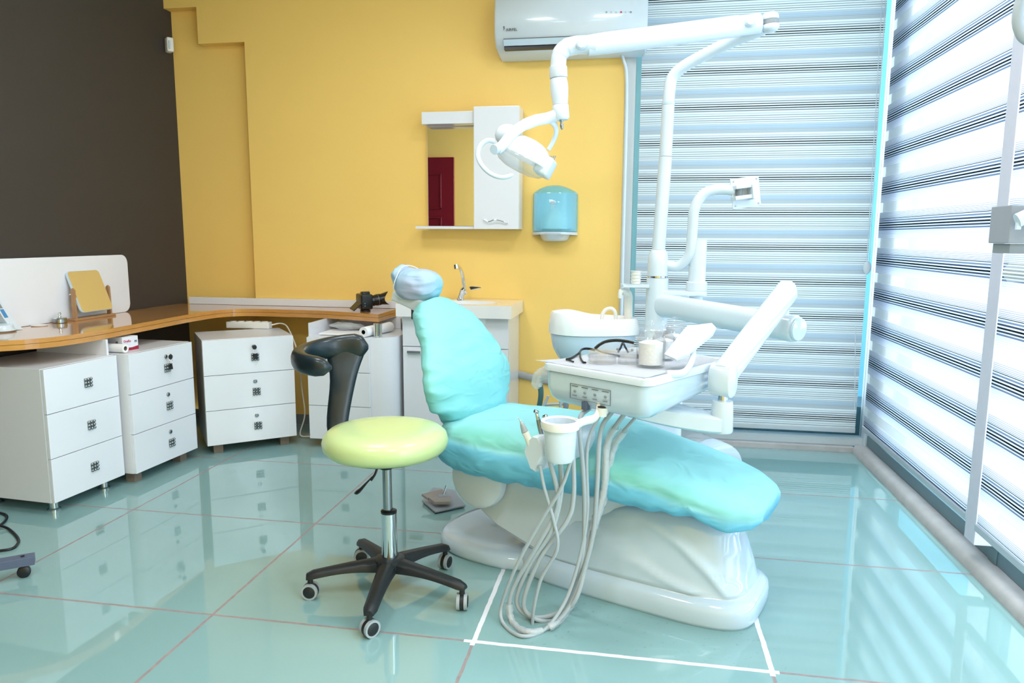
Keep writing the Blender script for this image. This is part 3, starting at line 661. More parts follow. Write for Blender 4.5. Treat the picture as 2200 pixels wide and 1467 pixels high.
p = on(4, 712); tag(MB().lathe(p, [(0, 0), (.05, 0), (.058, .006), (.05, .012), (.045, .03), (.03, .036), (0, .038)], 32).build('charger_base', 'white_plastic'), 'low round white charger base cut by the left photo edge', 'charger')

# ---------------------------------------------------------------- washbasin
t = thing('washbasin_vanity', 'white washbasin cabinet with ceramic basin against the yellow wall', 'washbasin', (-.52, 2.05, 0))
sx0, sx1, sf = -.853, -.245, 1.93
MB().b2((sx0, sf+.019, .06), (sx1, 2.296, .755), .001).build('cabinet_body', 'cabinet', t, sm=False, world=True)
d1 = MB().b2((sx0+.001, sf, .585), (sx1-.001, sf+.0175, .755), .001).build('upper_front', 'cabinet', t, sm=False, world=True)
for k in range(2):
    xx = lerp(sx0, sx1, k*.5); d1 = MB().b2((xx+.002, sf, .062), (xx+.302, sf+.0175, .581), .001).build('door', 'cabinet', t, sm=False, world=True)
    MB().b2((xx+(.20 if k else .03), sf-.018, .545), (xx+(.28 if k else .11), sf-.001, .560), .002).build('handle', 'chrome', d1, sm=False, world=True)
for fx in (sx0+.05, sx1-.05):
    for fy in (sf+.06, 2.24): MB().lathe((fx, fy, 0), [(.02, 0), (.02, .06)], 16).build('foot', 'chrome', t, world=True)
b = MB(); bx0, bx1, bf = -.875, -.222, 1.885; nx, ny = 40, 30
def bz(x, y):
    u_ = (x-(bx0+bx1)/2)/.235; v_ = (y-2.06)/.125; r_ = (abs(u_)**2.6+abs(v_)**2.6)**(1/2.6); return .828-.085*(1-sstep(.25, 1.0, r_))
top = [[b.bm.verts.new((lerp(bx0, bx1, i/nx), lerp(bf, 2.297, j/ny), bz(lerp(bx0, bx1, i/nx), lerp(bf, 2.297, j/ny)))) for j in range(ny+1)] for i in range(nx+1)]
for i in range(nx):
    for j in range(ny): b.bm.faces.new((top[i][j], top[i+1][j], top[i+1][j+1], top[i][j+1]))
def zbot(x): 
    u_ = abs(x-(bx0+bx1)/2); return .7565 if u_ > .2 else .7565
ring = [top[i][0] for i in range(nx+1)]+[top[nx][j] for j in range(1, ny+1)]+[top[i][ny] for i in range(nx-1, -1, -1)]+[top[0][j] for j in range(ny-1, 0, -1)]
lo = [b.bm.verts.new((v.co.x, v.co.y, .757)) for v in ring]
for i in range(len(ring)): b.bm.faces.new((ring[i], ring[(i+1) % len(ring)], lo[(i+1) % len(ring)], lo[i]))
b.bm.faces.new(lo); b.build('basin', 'ceramic', t, ang=40, world=True)
b = MB(); R = []
for i in range(25):
    x = lerp(-.72, -.36, i/24); k = sin(PI*i/24)**.5; R.append([V(x, sf-.001, .758), V(x, sf-.048*k-.001, .758), V(x, sf-.040*k-.001, .757-.05*k), V(x, sf-.012*k-.001, .757-.095*k), V(x, sf-.001, .757-.11*k-.001)])
b.rings(R); b.build('basin_bulge', 'ceramic', t, ang=60, world=True)
fb = U(1001, 640, z=.829); fb = V(fb.x, 2.2, .829)
f = thing('faucet', 'chrome single lever mixer tap on the washbasin', 'faucet', fb)
def fp(px, py, Y): return U(px, py, Y=Y)
b = MB(); b.lathe(fb, [(.022, 0), (.022, .01), (.017, .014)], 24); b.tube(cat([fb+V(0, 0, .01), fb+V(.012, -.01, .04), fb+V(.022, -.02, .065)], 4), .017, 20); b.build('body', 'chrome', f, world=True)
pts = cat([fp(1000, 632, 2.2), fp(997, 615, 2.19), fp(994, 592, 2.17), fp(988, 576, 2.12), fp(981, 571, 2.06)], 6); MB().tube(pts, [.010]*len(pts), 16).build('spout', 'chrome', f, world=True)
MB().cyl(fp(980, 569, 2.055), fp(981, 578, 2.05), .014, n=20).build('aerator', 'chrome', f, world=True)
MB().plate([fp(1008, 617, 2.17), fp(1014, 616, 2.15), fp(1034, 618, 2.11), fp(1034, 620, 2.11), fp(1012, 624, 2.15)], (0, -1, .4), .012, .003).build('lever', 'chrome', f, sm=False, world=True)

# ================================================================ STOOL
SO = V(-.346, .243, 0)
t = thing('stool', 'lime green swivel stool on castors with curved black backrest', 'stool', SO)
sc = V(-.352, .243, 0)
b = MB(); b.lathe(sc, [(0, .492), (.15, .492), (.185, .497), (.203, .515), (.206, .535), (.200, .556), (.183, .570), (.150, .577), (.10, .580), (0, .580)], 64); b.build('seat', 'lime', t, ang=0, world=True)
b = MB(); b.lathe(sc, [(0, .478), (.06, .478), (.15, .484), (.165, .4915), (0, .4915)], 48); b.build('seat_pan', 'black', t, world=True)
b = MB(); b.box(sc+V(.0, 0, .466), (.075, .075, .028), .3, .004); b.lathe(sc, [(0, .438), (.022, .438), (.025, .456), (0, .456)], 24); b.build('tilt_box', 'black', t, world=True)
MB().cyl(SO+V(-.003, 0, .26), SO+V(-.004, 0, .45), .0155).build('gas_lift', 'steel', t, world=True)
b = MB(); b.lathe(SO, [(.0, .10), (.0265, .10), (.0265, .285), (.020, .285)], 32); b.build('column', 'chrome', t, world=True)
MB().lathe(SO, [(.0265, .2855), (.027, .292), (.018, .297), (.0156, .297)], 32).build('collar', 'black', t, world=True)
lv = MB(); lv.tube(cat([U(812, 1000, Y=.20), U(806, 1018, Y=.19), U(797, 1032, Y=.185)], 5), .004, 10); ld = lv.build('height_lever', 'black', t, world=True)
MB().tube(cat([U(800, 1024, Y=.185), U(785, 1040, Y=.18), U(772, 1054, Y=.18), U(762, 1059, Y=.18)], 5), [.005, .0055, .006, .0065, .007, .0085, .0095, .0105, .0115, .0125, .0135, .014, .014, .012, .009, .005], 14, flat=(.45, 1)).build('lever_paddle', 'black', ld, world=True)
hub = MB(); hub.lathe(SO, [(0, .088), (.045, .088), (.052, .10), (.050, .125), (.035, .132), (.028, .132)], 32); hub.build('hub', 'castor', t, world=True)
for (px, py) in ((-.606, .155), (-.068, .177), (-.315, -.038), (-.536, .455), (-.204, .466)):
    d = V(px, py, 0)-SO; L = d.length; d.normalize(); n_ = V(-d.y, d.x, 0); R = []
    for k in range(13):
        s_ = k/12; q = SO+d*lerp(.02, L, s_); w = lerp(.030, .021, s_)*(1 if k < 12 else .7); zt = lerp(.128, .092, s_**1.2); zb_ = lerp(.086, .070, s_)+.012*sin(PI*s_)
        if k == 12: zt -= .006
        R.append([q+n_*w+V(0, 0, zb_), q+n_*w*.95+V(0, 0, zt-.010), q+n_*w*.45+V(0, 0, zt), q-n_*w*.45+V(0, 0, zt), q-n_*w*.95+V(0, 0, zt-.010), q-n_*w+V(0, 0, zb_)])
    leg = MB().rings(R).build('leg', 'castor', t, ang=50, world=True)
    cp = V(px, py, 0)-d*.02+n_*.012; a_ = math.radians(20)+px*3; wd_ = V(cos(a_), sin(a_), 0); wn = V(-sin(a_), cos(a_), 0)
    c = MB(); c.cyl(V(px, py, 0)-d*.012+V(0, 0, .046), V(px, py, 0)-d*.012+V(0, 0, .072), .009, n=16)
    cc = V(px, py, .027)-d*.012-wn*0
    for s2 in (-1, 1): c.lathe(cc+wd_*s2*.006, [(0, 0), (.020, 0), (.021, .003), (.021, .011), (.017, .0135), (0, .0135)], 28, axis=wd_*s2)
    c.lathe(cc-wd_*.005, [(.0, 0), (.0275, 0), (.0275, .010), (0, .010)], 28, axis=wd_); c.build('castor', 'castor', leg, world=True)
    c = MB()
    for s2 in (-1, 1): c.lathe(cc+wd_*s2*.0065, [(.0205, .0), (.027, .0), (.027, .011), (.0205, .011)], 32, axis=wd_*s2, cap=False)
    c.build('tyre', 'grey_plastic', leg, world=True)
# backrest
bc = V(-.555, .395, 0); arcp = [V(bc.x+.150*cos(math.radians(a)), bc.y+.155*sin(math.radians(a)), .782+.012*sin(math.radians(a*.9))) for a in range(278, 68, -10)]
R = []
for i, p in enumerate(arcp):
    s_ = i/(len(arcp)-1); k = min(1, min(s_, 1-s_)*9+.02); k = (1-(1-min(1, k))**2)**.5 if k < 1 else 1
    tn = (arcp[min(i+1, len(arcp)-1)]-arcp[max(i-1, 0)]).normalized(); nn = V(-tn.y, tn.x, 0); hh = (.034+.016*sstep(.5, 1, s_))*k; ww = .027*k
    R.append([p+nn*ww*(abs(cos(a))**.8)*(1 if cos(a) >= 0 else -1)+V(0, 0, hh*(abs(sin(a))**.8)*(1 if sin(a) >= 0 else -1)) for a in [2*PI*j/24 for j in range(24)]])
b = MB(); b.rings(R); b.build('backrest', 'leather', t, ang=0, world=True)
pb = []
for z, w, y, x in ((.455, .030, .385, -.565), (.475, .034, .402, -.588), (.52, .040, .425, -.602), (.58, .043, .452, -.604), (.65, .046, .478, -.600), (.70, .052, .497, -.600), (.74, .064, .515, -.603), (.775, .076, .528, -.603), (.805, .076, .536, -.60), (.825, .055, .538, -.598)):
    tn = V(.93, .36, 0).normalized(); nn = V(.36, -.93, 0).normalized(); p = V(x, y, z)
    pb.append([p+tn*w*cx_+nn*.014*cy_ for cx_, cy_ in ((-1, -.4), (-.9, .5), (-.4, 1), (.4, 1), (.9, .5), (1, -.4), (.8, -1), (-.8, -1))])
b = MB(); b.rings(pb); o = b.build('back_post', 'leather', t, ang=60, world=True, sub=1)
MB().box(V(-.50, .345, .474), (.20, .045, .010), math.radians(-32), .002).build('post_bracket', 'black', t, sm=False, world=True)

# ================================================================ DENTAL CHAIR
AZ = math.radians(-22); CO = V(.77, .38, 0); AX = V(cos(AZ), sin(AZ), 0); AN = V(-sin(AZ), cos(AZ), 0)
chair = thing('dental_chair', 'white dental chair base and mechanism under the turquoise covers', 'dental chair', CO, AZ)
def stack(levels, n=72):
    "levels: (cx, cy, a, b, exponent, zfunc(x, y))"
    b = MB(); R = []
    for cx_, cy_, a, b_, e, zf in levels: R.append([V(cx_+x, cy_+y, zf(cx_+x, cy_+y) if callable(zf) else zf) for x, y in sup(a, b_, e, n)])
    return b.rings(R)
# base cover: skirt and hump
def hz(fr):
    def f(x, y):
        top = interp([-.75, -.66, -.56, -.45, -.30, -.10, .02, .08, .13], [.12, .17, .225, .27, .32, .33, .31, .265, .21], x)
        return .085+(top-.085)*fr
    return f
cxm = -.305; L_ = .425
lv_ = [(cxm, 0, L_*.99, .208, 4.2, .0), (cxm, 0, L_, .212, 4.2, .012), (cxm, 0, L_, .212, 4.2, .05), (cxm, 0, L_*.99, .207, 4.2, .066), (cxm, 0, L_*.965, .196, 4, .078), (cxm-.0, 0, L_*.94, .186, 4, .083),
       ]
fa = [0, .06, .30, .60, .84, .96, 1]
for k in range(30):
    fr = k/29*.985+.01; lv_.append((cxm+interp(fa, [-.001, -.002, -.004, -.010, -.018, -.024, -.03], fr), 0, L_*interp(fa, [.93, .925, .905, .875, .84, .79, .66], fr), interp(fa, [.183, .180, .174, .165, .150, .128, .098], fr), lerp(3.8, 2.8, fr), hz(fr)))
lv_ += [(cxm-.03, 0, L_*.62, .088, 2.7, hz(1)), (cxm-.03, 0, L_*.45, .06, 2.5, hz(1.0)), (cxm-.03, 0, L_*.2, .03, 2.2, hz(1.0))]
b = stack(lv_, 144)
# moulded swoosh ridges on the flank
for v in b.bm.verts:
    x, y, z = v.co
    if y < -.06 and z > .088:
        z1_ = interp([-.66, -.52, -.40, -.28, -.16, -.04, .03], [.245, .240, .215, .170, .120, .090, .085], x); z2_ = interp([-.42, -.25, -.12, -.02, .04], [.325, .300, .245, .165, .10], x)
        v.co.y -= .014*math.exp(-((z-z1_)/.014)**2)*sstep(.0, -.06, x)+.010*sstep(z1_+.004, z1_-.03, z)*sstep(.03, -.2, x)
        v.co.y -= .012*math.exp(-((z-z2_)/.020)**2)*sstep(-.45, -.35, x)
o = b.build('base_cover', 'white_gloss', chair, ang=0)
# rear floor plate
pl = stack([(-.86, .035, .265, .235, 2.6, 0), (-.86, .035, .270, .242, 2.6, .012), (-.86, .035, .268, .240, 2.6, .040), (-.86, .035, .255, .228, 2.6, .052), (-.86, .035, .22, .2, 2.5, .055), (-.86, .035, .1, .09, 2.2, .056)])
pl.build('floor_plate', 'white_gloss', chair, ang=0)
MB().lathe((-.80, .06, .0565), [(0, 0), (.012, 0), (.010, .002), (0, .002)], 16).build('plug', 'dirt', chair)
# lifting arm between plate and seat
R = []
for x, hw, z0, z1 in ((-1.0, .10, .26, .33), (-.93, .14, .20, .34), (-.80, .155, .13, .345), (-.62, .16, .07, .35), (-.45, .155, .08, .345), (-.3, .12, .2, .34)):
    R.append([V(x, hw*cx_, lerp(z0, z1, cz_)) for cx_, cz_ in ((-1, .08), (-.9, 0), (.9, 0), (1, .08), (1, .92), (.9, 1), (-.9, 1), (-1, .92))])
b = MB().rings(R); b.build('lift_arm', 'white_plastic', chair, ang=30)
for s_ in (-1, 1): MB().lathe((-.865, s_*.175, .325), [(0, .035), (.095, .035), (.108, .028), (.113, .012), (.113, 0), (0, 0)], 48, axis=(0, s_, 0)).build('hub_cover', 'white_plastic', chair)
b = MB(); b.box((-.45, 0, .37), (1.05, .34, .05), 0, .015); b.build('seat_frame', 'white_plastic', chair)
b = MB(); R = []
CZ = [(-1.0, .485), (-1.022, .57), (-1.05, .70), (-1.12, .82), (-1.245, .935)]
def spine(t_): 
    p = cat([V(x, 0, z) for x, z in CZ], 12); return p[min(len(p)-1, int(t_*(len(p)-1)))]
def blob(secs, n=56, e=2.6):
    "secs: (x, y, z, tangent angle in xz, half width, half thickness)"
    R = []
    for x, y, z, a, hw, ht in secs:
        nx_ = V(-sin(a), 0, cos(a)); R.append([V(x, y, z)+V(0, 1, 0)*px_*hw+nx_*py_*ht for px_, py_ in sup(1, 1, e, n)])
    return R
def crinkle(bm, amp, sc, keep=None):
    for v in bm.verts:
        p = v.co; d = noise.noise(p*sc)+.5*noise.noise(p*sc*2.3+V(5, 2, 1))-.9*abs(noise.noise(V(p.x*sc*.8, p.y*sc*.5, p.z*sc*1.7)+V(9, 9, 9)))
        nrm = v.normal; v.co = p+nrm*amp*d
# cushions (upholstery below the covers)
cu = MB(); cu.rings(blob([(x, 0, z, 0, hw*.9, .035) for x, z, hw in ((-1.0, .455, .16), (-.9, .46, .22), (-.6, .455, .23), (-.3, .44, .22), (-.05, .385, .18), (.06, .36, .13))])); cu.build('seat_cushion', 'green_cushion', chair, ang=0)
sp_ = cat([V(x, 0, z) for x, z in CZ], 12); wx = [0, .10, .22, .38, .55, .75, .9, 1]; wy = [.10, .19, .25, .275, .262, .20, .145, .085]
def back_secs(kw, kt, t0=0, t1=1):
    out = []; N_ = 56
    for i in range(N_+1):
        s_ = i/N_; f = s_*(len(sp_)-1); j = min(int(f), len(sp_)-2); p = sp_[j].lerp(sp_[j+1], f-j); tg = sp_[j+1]-sp_[j]
        a = math.atan2(tg.z, tg.x); e = min(1, (min(s_, 1-s_)*2/.10)); e = (1-(1-e)**2)**.5 if e < 1 else 1
        out.append((p.x, 0, p.z, a, max(.004, interp(wx, wy, s_)*kw*(.55+.45*e)), max(.003, .052*kt*e)))
    return out
cu = MB(); cu.rings(blob(back_secs(.9, .75))); cu.build('backrest_cushion', 'green_cushion', chair, ang=0)
hc = V(-1.30, .0, 1.005)
cu = MB(); cu.ball(hc, .075, (1.0, .95, .85)); cu.build('headrest_cushion', 'pink_cushion', chair)
b = MB(); b.plate([(-1.40, -.045, .94), (-1.27, -.045, .90), (-1.22, -.045, .935), (-1.30, -.045, .97), (-1.39, -.045, .975)], (0, 1, 0), .09, .008); b.build('headrest_bracket', 'white_plastic', chair, sm=False)
b = MB(); b.box((-1.30, 0, .915), (.02, .05, .10), 0, .004); b.build('headrest_slide', 'steel', chair, sm=False)
# covers
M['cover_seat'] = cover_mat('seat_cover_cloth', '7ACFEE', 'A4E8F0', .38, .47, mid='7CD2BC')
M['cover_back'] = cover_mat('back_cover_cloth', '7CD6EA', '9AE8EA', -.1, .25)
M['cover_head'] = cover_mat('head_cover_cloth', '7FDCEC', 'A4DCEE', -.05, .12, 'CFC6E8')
xs_ = [-1.06, -1.02, -.95, -.80, -.60, -.40, -.20, -.05, .05, .11, .145]
def seat_sec(x, low):
    top = interp(xs_, [.50, .525, .535, .532, .545, .532, .490, .452, .424, .395, .375], x); bot = interp(xs_, [.37, .345, .335, .33, .335, .34, .343, .330, .312, .325, .35], x)
    hw = interp(xs_, [.17, .22, .255, .275, .275, .268, .255, .238, .215, .17, .09], x); return top, bot, hw
def cloth_seat():
    b = MB(); R = []; NX, n = 110, 84
    for i in range(NX+1):
        x = lerp(-1.06, .13, i/NX); top, bot, hw = seat_sec(x, 0); r = []
        for k, (cy_, cz_) in enumerate(sup(1, 1, 3.4, n)):
            side = abs(cy_)**3; z = (top+bot)/2+cz_*(top-bot)/2
            # upper cover overlaps the lower skirt along a line at the rear half
            line = interp([-1.06, -.6, -.2, .145], [.468, .462, .42, .38], x)
            out_ = .015*sstep(-line-.004, -line+.006, -z)*interp([-1.06, -.3, -.0], [1, .7, .0], x) if abs(cy_) > .6 else 0
            hem = (.014*noise.noise(V(x*9, cy_*2, 0))+.010*noise.noise(V(x*23, cy_*2, 4))) if cz_ < -.2 else 0
            fold = .010*noise.noise(V(x*6, cy_*3, z*14))+.006*noise.noise(V(x*15+3, cy_*5, z*30))
            if cz_ < 0: fold += .008*abs(noise.noise(V(x*20, 2, z*6)))
            r.append(V(x, cy_*(hw+out_+fold*(1 if abs(cy_) > .5 else .4)), z+hem+(.006*noise.noise(V(x*7, cy_*4, 7)) if cz_ > .5 else 0)))
        R.append(r)
    b.rings(R); cl_ = b.bm.loops.layers.float_color.new('layer')
    for f in b.bm.faces:
        for lp in f.loops:
            x, y, z = lp.vert.co; top, bot, hw = seat_sec(x, 0)
            line = interp([-1.06, -.6, -.2, .0, .145], [.468, .462, .42, .375, .35], x)
            a_ = sstep(line-.004, line+.006, z); g_ = sstep(line, line+.02, z)*(1-sstep(top-.03, top-.004, z)*.75)
            lp[cl_] = (a_, g_*(.35+.65*sstep(.1, .22, abs(y))), 0, 1)
    return b
def place(o): o.location = CO; o.rotation_euler = (0, 0, AZ); return o
def chair_mesh(b, name, m, c, **k):
    "mesh given in the chair frame, standing at its own base"
    inv = Vector(c); bmesh.ops.translate(b.bm, verts=b.bm.verts, vec=-inv); t_ = MB(); t_.bm = b.bm
    o = b.build(name, m, None, loc=(0, 0, 0), **k); o.location = CO+AX*inv.x+AN*inv.y+V(0, 0, inv.z); o.rotation_euler = (0, 0, AZ); return o
o = chair_mesh(cloth_seat(), 'seat_cover', 'cover_seat', (-.45, 0, 0), ang=0)
tag(o, 'long turquoise disposable cover over the seat and footrest of the dental chair', 'cover')
b = MB(); b.rings(blob(back_secs(1.0, 1.25), 72, 2.4)); b.bm.normal_update()
for v in b.bm.verts:
    p = v.co; rim = sstep(.55, 1, abs(p.y)/.25); s_ = (p.z-.45)/.48
    d = .010*noise.noise(V(p.x*6, p.y*7, p.z*7))-.020*(.3+rim)*abs(noise.noise(V(p.y*4+2, p.z*16, p.x*5)))+.006*noise.noise(V(p.y*12, p.z*26, 3))
    if p.z < .56: d += .016*noise.noise(V(p.y*26, p.z*9, p.x*9))*sstep(.58, .48, p.z)
    v.co = p+v.normal*d
o = chair_mesh(b, 'backrest_cover', 'cover_back', (-1.02, 0, .45), ang=0); tag(o, 'turquoise disposable cover pulled over the upright backrest of the dental chair', 'cover')
# headrest cap
b = MB(); b.rings(blob([(hc.x+.105*cos(a)*1.0, 0, hc.z+.012*cos(a)*0+(.0), 0, max(.003, .086*sin(a)**.7), max(.003, .070*sin(a)**.75)) for a in [PI*(1-i/60) for i in range(61)]], 80, 2.3)); b.bm.normal_update()
for v in b.bm.verts:
    p = v.co; v.co = p+v.normal*(.008*noise.noise(p*12)+.004*noise.noise(p*30)-.009*abs(noise.noise(V(p.x*10, p.y*14, p.z*26)+V(3, 3, 3))))
    if v.co.x < hc.x-.03 : v.co.z += .03*sstep(hc.x-.03, hc.x-.09, v.co.x)
hco = chair_mesh(b, 'headrest_cover', 'cover_head', (hc.x, 0, hc.z-.08), ang=0); tag(hco, 'turquoise elasticated cap with lilac tint over the headrest of the dental chair', 'cover')
el = MB(); el.tube([V(-.040+.008*sin(a*3), .090*cos(a), .086+.071*sin(a)) for a in [2*PI*i/40 for i in range(40)]], .0022, 6, closed=True); el.build('elastic_band', 'white_plastic', hco)

# foot control
t = thing('foot_control', 'grey foot control with two pedals on the floor behind the chair plate', 'foot pedal', (-.38, .98, 0))
fp_ = [U(907, 1078, z=.008), U(935, 1102, z=.008), U(1000, 1088, z=.008), U(975, 1055, z=.008), U(930, 1050, z=.008)]
MB().plate(fp_, (0, 0, 1), .008, .002).build('base_plate', 'machine_grey', t, sm=False, world=True)
MB().plate([U(906, 1066, z=.045), U(919, 1075, z=.035), U(962, 1068, z=.035), U(950, 1056, z=.05)], (0, 0, 1), .012, .002).build('pedal', 'grey_tile', t, sm=False, world=True)
MB().plate([U(921, 1075, z=.035), U(933, 1084, z=.03), U(968, 1084, z=.03), U(969, 1072, z=.035), U(962, 1068, z=.035)], (0, 0, 1), .014, .002).build('pedal', 'grey_tile', t, sm=False, world=True)
q = U(952, 1062, z=.05); MB().box((q.x, q.y, .028), (.05, .05, .045), .4, .004).build('pedal_block', 'machine_grey', t, sm=False, world=True); MB().cyl(q, q+V(.01, .02, .035), .005, n=10).build('pedal_pin', 'chrome', t, world=True)
for p in (fp_[0]+V(.02, 0, 0), fp_[1], fp_[2]-V(.02, 0, 0)): MB().lathe((p.x, p.y+.02, 0), [(.008, 0), (.008, .008)], 10).build('foot', 'black', t, world=True)

# white drum behind the footrest
t = thing('suction_canister', 'white canister with clear plastic sleeve lying on the floor by the back window', 'canister', (.95, 1.5, 0))
c0 = U(1551, 1010, z=.125); c0.z = .125; dx_ = V(-.50, .86, 0).normalized()
MB().lathe(c0, [(0, -.002), (.085, -.002), (.120, .006), (.125, .02), (.125, .10), (.118, .105), (0, .105)], 48, axis=dx_).build('body', 'white_gloss', t, world=True)
MB().lathe(c0, [(.122, .106), (.124, .21), (.115, .235), (.05, .25), (0, .25)], 48, axis=dx_, cap=False).build('sleeve', 'clear_plastic', t, world=True)
MB().lathe(c0, [(0, .107), (.09, .107), (.09, .20), (0, .205)], 36, axis=dx_).build('motor', 'white_plastic', t, world=True)
for k in range(4): MB().box(c0-dx_*.004+V(.086, .05, -.02-.025*k)*.95, (.02, .02, .018), .5, .003).build('clip', 'white_plastic', t, sm=False, world=True)

# ================================================================ DENTAL UNIT (cabinet, cuspidor, post, arms, tray)
t = unit = thing('dental_unit', 'white dental unit column with spittoon basin, post and jointed tray arm behind the chair', 'dental unit', (.48, 1.3, 0))
PX, PY = .535, 1.25
b = MB(); b.prism([(.455+x, 1.33+y) for x, y in rrect(.40, .42, .03)], 0.02, .60, .01); b.build('unit_body', 'white_plastic', t, ang=40, world=True)
MB().b2((.628, 1.122, .03), (.631, 1.128, .59)).build('panel_seam', 'print', t, sm=False, world=True)
# cuspidor
cc = V(.205, 1.30, 0); zr = .845
def bowl_ring(r, z, ext=1, n=64):
    out = []
    for k in range(n):
        a = 2*PI*k/n; x, y = r*cos(a), r*sin(a)*.92
        if x > 0: x = x*(1+ext*.75*sstep(0, r, x))
        out.append(V(cc.x+x, cc.y+y, z+(.022*sstep(0, -.14, x-.05) if z > .80 else 0)))
    return out
b = MB(); b.rings([bowl_ring(.075, .63, .6), bowl_ring(.105, .66, .7), bowl_ring(.128, .70), bowl_ring(.138, .745), bowl_ring(.140, .768)]); b.build('bowl_underside', 'white_gloss', t, ang=50, world=True)
b = MB(); b.rings([bowl_ring(.141, .769), bowl_ring(.148, .772), bowl_ring(.148, .80), bowl_ring(.143, zr-.008), bowl_ring(.138, zr), bowl_ring(.128, zr-.002), bowl_ring(.118, .80, .5), bowl_ring(.08, .775, .3), bowl_ring(.02, .77, .2)]); b.build('basin', 'ceramic', t, ang=50, world=True)
MB().tube(cat([U(1293, 690, Y=1.30), U(1294, 676, Y=1.30), U(1302, 665, Y=1.30), U(1314, 663, Y=1.30), U(1322, 672, Y=1.30), U(1322, 692, Y=1.30)], 6), .0085, 14).build('rinse_spout', 'cream', t, world=True)
MB().tube(cat([U(1350, 692, Y=1.32), U(1350, 655, Y=1.32), U(1350, 636, Y=1.30), U(1344, 628, Y=1.27), U(1334, 627, Y=1.24), U(1332, 640, Y=1.24)], 6), [.0185]*19+[.014]*6+[.010]*6, 16).build('cup_filler', 'cream', t, world=True)
# post
b = MB(); b.lathe((PX, PY, .60), [(0, 0), (.055, 0), (.055, .02), (.049, .06), (.047, .42), (.047, .4275), (0, .4275)], 40); b.build('post', 'white_plastic', t, world=True)
MB().lathe((PX, PY, 1.0285), [(.044, 0), (.044, .006)], 40).build('post_ring', 'chrome', t, world=True)
b = MB(); b.lathe((PX, PY, 1.0355), [(0, 0), (.043, 0), (.045, .05), (.040, .10), (.030, .112), (0, .112)], 40); b.build('post_head', 'white_plastic', t, world=True)
# monitor arm
pts = cat([V(PX+.03, PY, 1.085), U(1458, 571, Y=1.24), U(1482, 545, Y=1.22), U(1488, 490, Y=1.21), U(1492, 450, Y=1.2), U(1510, 418, Y=1.2), U(1540, 407, Y=1.2), U(1578, 409, Y=1.2)], 8)
ma = MB().tube(pts, [.022]*(len(pts)-1)+[.021], 18).build('monitor_arm', 'white_plastic', t, world=True)
q = U(1598, 413, Y=1.19); b = MB(); rr = Matrix.Rotation(math.radians(-8), 3, 'Y') @ Matrix.Rotation(math.radians(18), 3, 'Z')
b.box(q+V(.01, .02, 0), (.125, .006, .125), R=rr, bev=.004); b.build('mount_plate', 'white_plastic', ma, sm=False, world=True)
b = MB(); b.box(q+V(-.008, -.006, .022), (.075, .05, .016), R=rr, bev=.003); b.box(q+V(-.008, -.006, -.022), (.075, .05, .016), R=rr, bev=.003); b.box(q+V(.03, -.004, 0), (.012, .05, .06), R=rr, bev=.003); b.build('bracket', 'white_plastic', ma, sm=False, world=True)
MB().cyl(q+V(-.018, -.01, -.018), q+V(-.018, -.01, .018), .012, n=16).build('pivot', 'mid_grey', ma, world=True)
for i in (-1, 1):
    for j in (-1, 1): p = q+V(.01, .02, 0)+rr @ V(i*.05, -.004, j*.05); MB().cyl(p, p+rr @ V(0, -.002, 0), .0035, n=10).build('screw', 'steel', ma, world=True)
# side shelf with tall cup tube, small shelf on the left
q = U(1468, 632, Y=1.23); b = MB(); pts_ = [(PX+.02, 1.215), (PX+.02, 1.255), (.66, 1.275)]+arc((.70, 1.235), .045, 100, -100, 10)+[(.66, 1.195)]
b.prism(pts_, .955, .975, .004); b.build('cup_shelf', 'white_plastic', t, ang=40, world=True)
b = MB(); b.lathe((.70, 1.235, .9755), [(0, 0), (.044, 0), (.044, .035), (.036, .040), (.036, .215), (.032, .215), (.032, .05), (0, .05)], 36); b.lathe((.70, 1.235, .9545), [(0, 0), (.028, 0), (.028, -.04), (0, -.04)], 24); b.build('waste_tube', 'white_plastic', t, world=True)
b = MB(); b.prism([(.41, 1.22)]+arc((.405, 1.24), .03, 240, 120, 6)+[(.50, 1.28), (.50, 1.21)], .985, 1.0, .003); b.build('small_shelf', 'white_plastic', t, ang=40, world=True)
cpp = thing('plastic_cups', 'small stack of pale plastic cups on the left shelf of the unit post', 'cups', (.442, 1.24, 1.0005))
for k in range(4): MB().lathe((0, 0, .014*k), [(.020, 0), (.022, .011), (.024, .0125), (.024, .0138)], 28).build('cup', 'cream', cpp)
# horizontal arm
A0, A1 = V(PX, PY, .905), U(1702, 705, Y=.75); A0.z = .912; hd = (A1-A0).normalized()
def arm_prof(c0, c1, w, h, name, parent, m='white_plastic', n=28, e=2.6):
    d = (c1-c0).normalized(); s_ = d.cross(V(0, 0, 1)).normalized(); u_ = s_.cross(d); R = []
    for k, sc_ in ((0, 1), (.01, 1), (.02, 1), (.98, 1), (.992, .96), (1, .86)): R.append([c0.lerp(c1, k)+s_*x*w*sc_+u_*z*h*sc_ for x, z in sup(1, 1, e, n)])
    return MB().rings(R).build(name, m, parent, ang=50, world=True)
arm_prof(A0, A1+hd*.02, .040, .049, 'horizontal_arm', t)
MB().lathe(A1+hd*.021, [(.040, 0), (.043, .003), (.040, .010), (0, .013)], 36, axis=hd).build('arm_cap', 'white_gloss', t, world=True)
S0, S1 = U(1553, 808, Y=.335), U(1694, 622, Y=.72)
MB().lathe((A1.x-.03, A1.y+.03, A1.z+.035), [(0, 0), (.022, 0), (.022, .065), (0, .065)], 24).build('arm_joint', 'white_plastic', t, world=True)
arm_prof(S0, S1, .034, .041, 'spring_arm', t, e=3)
sd = (S1-S0).normalized(); ss = sd.cross(V(0, 0, 1)).normalized(); su = ss.cross(sd)
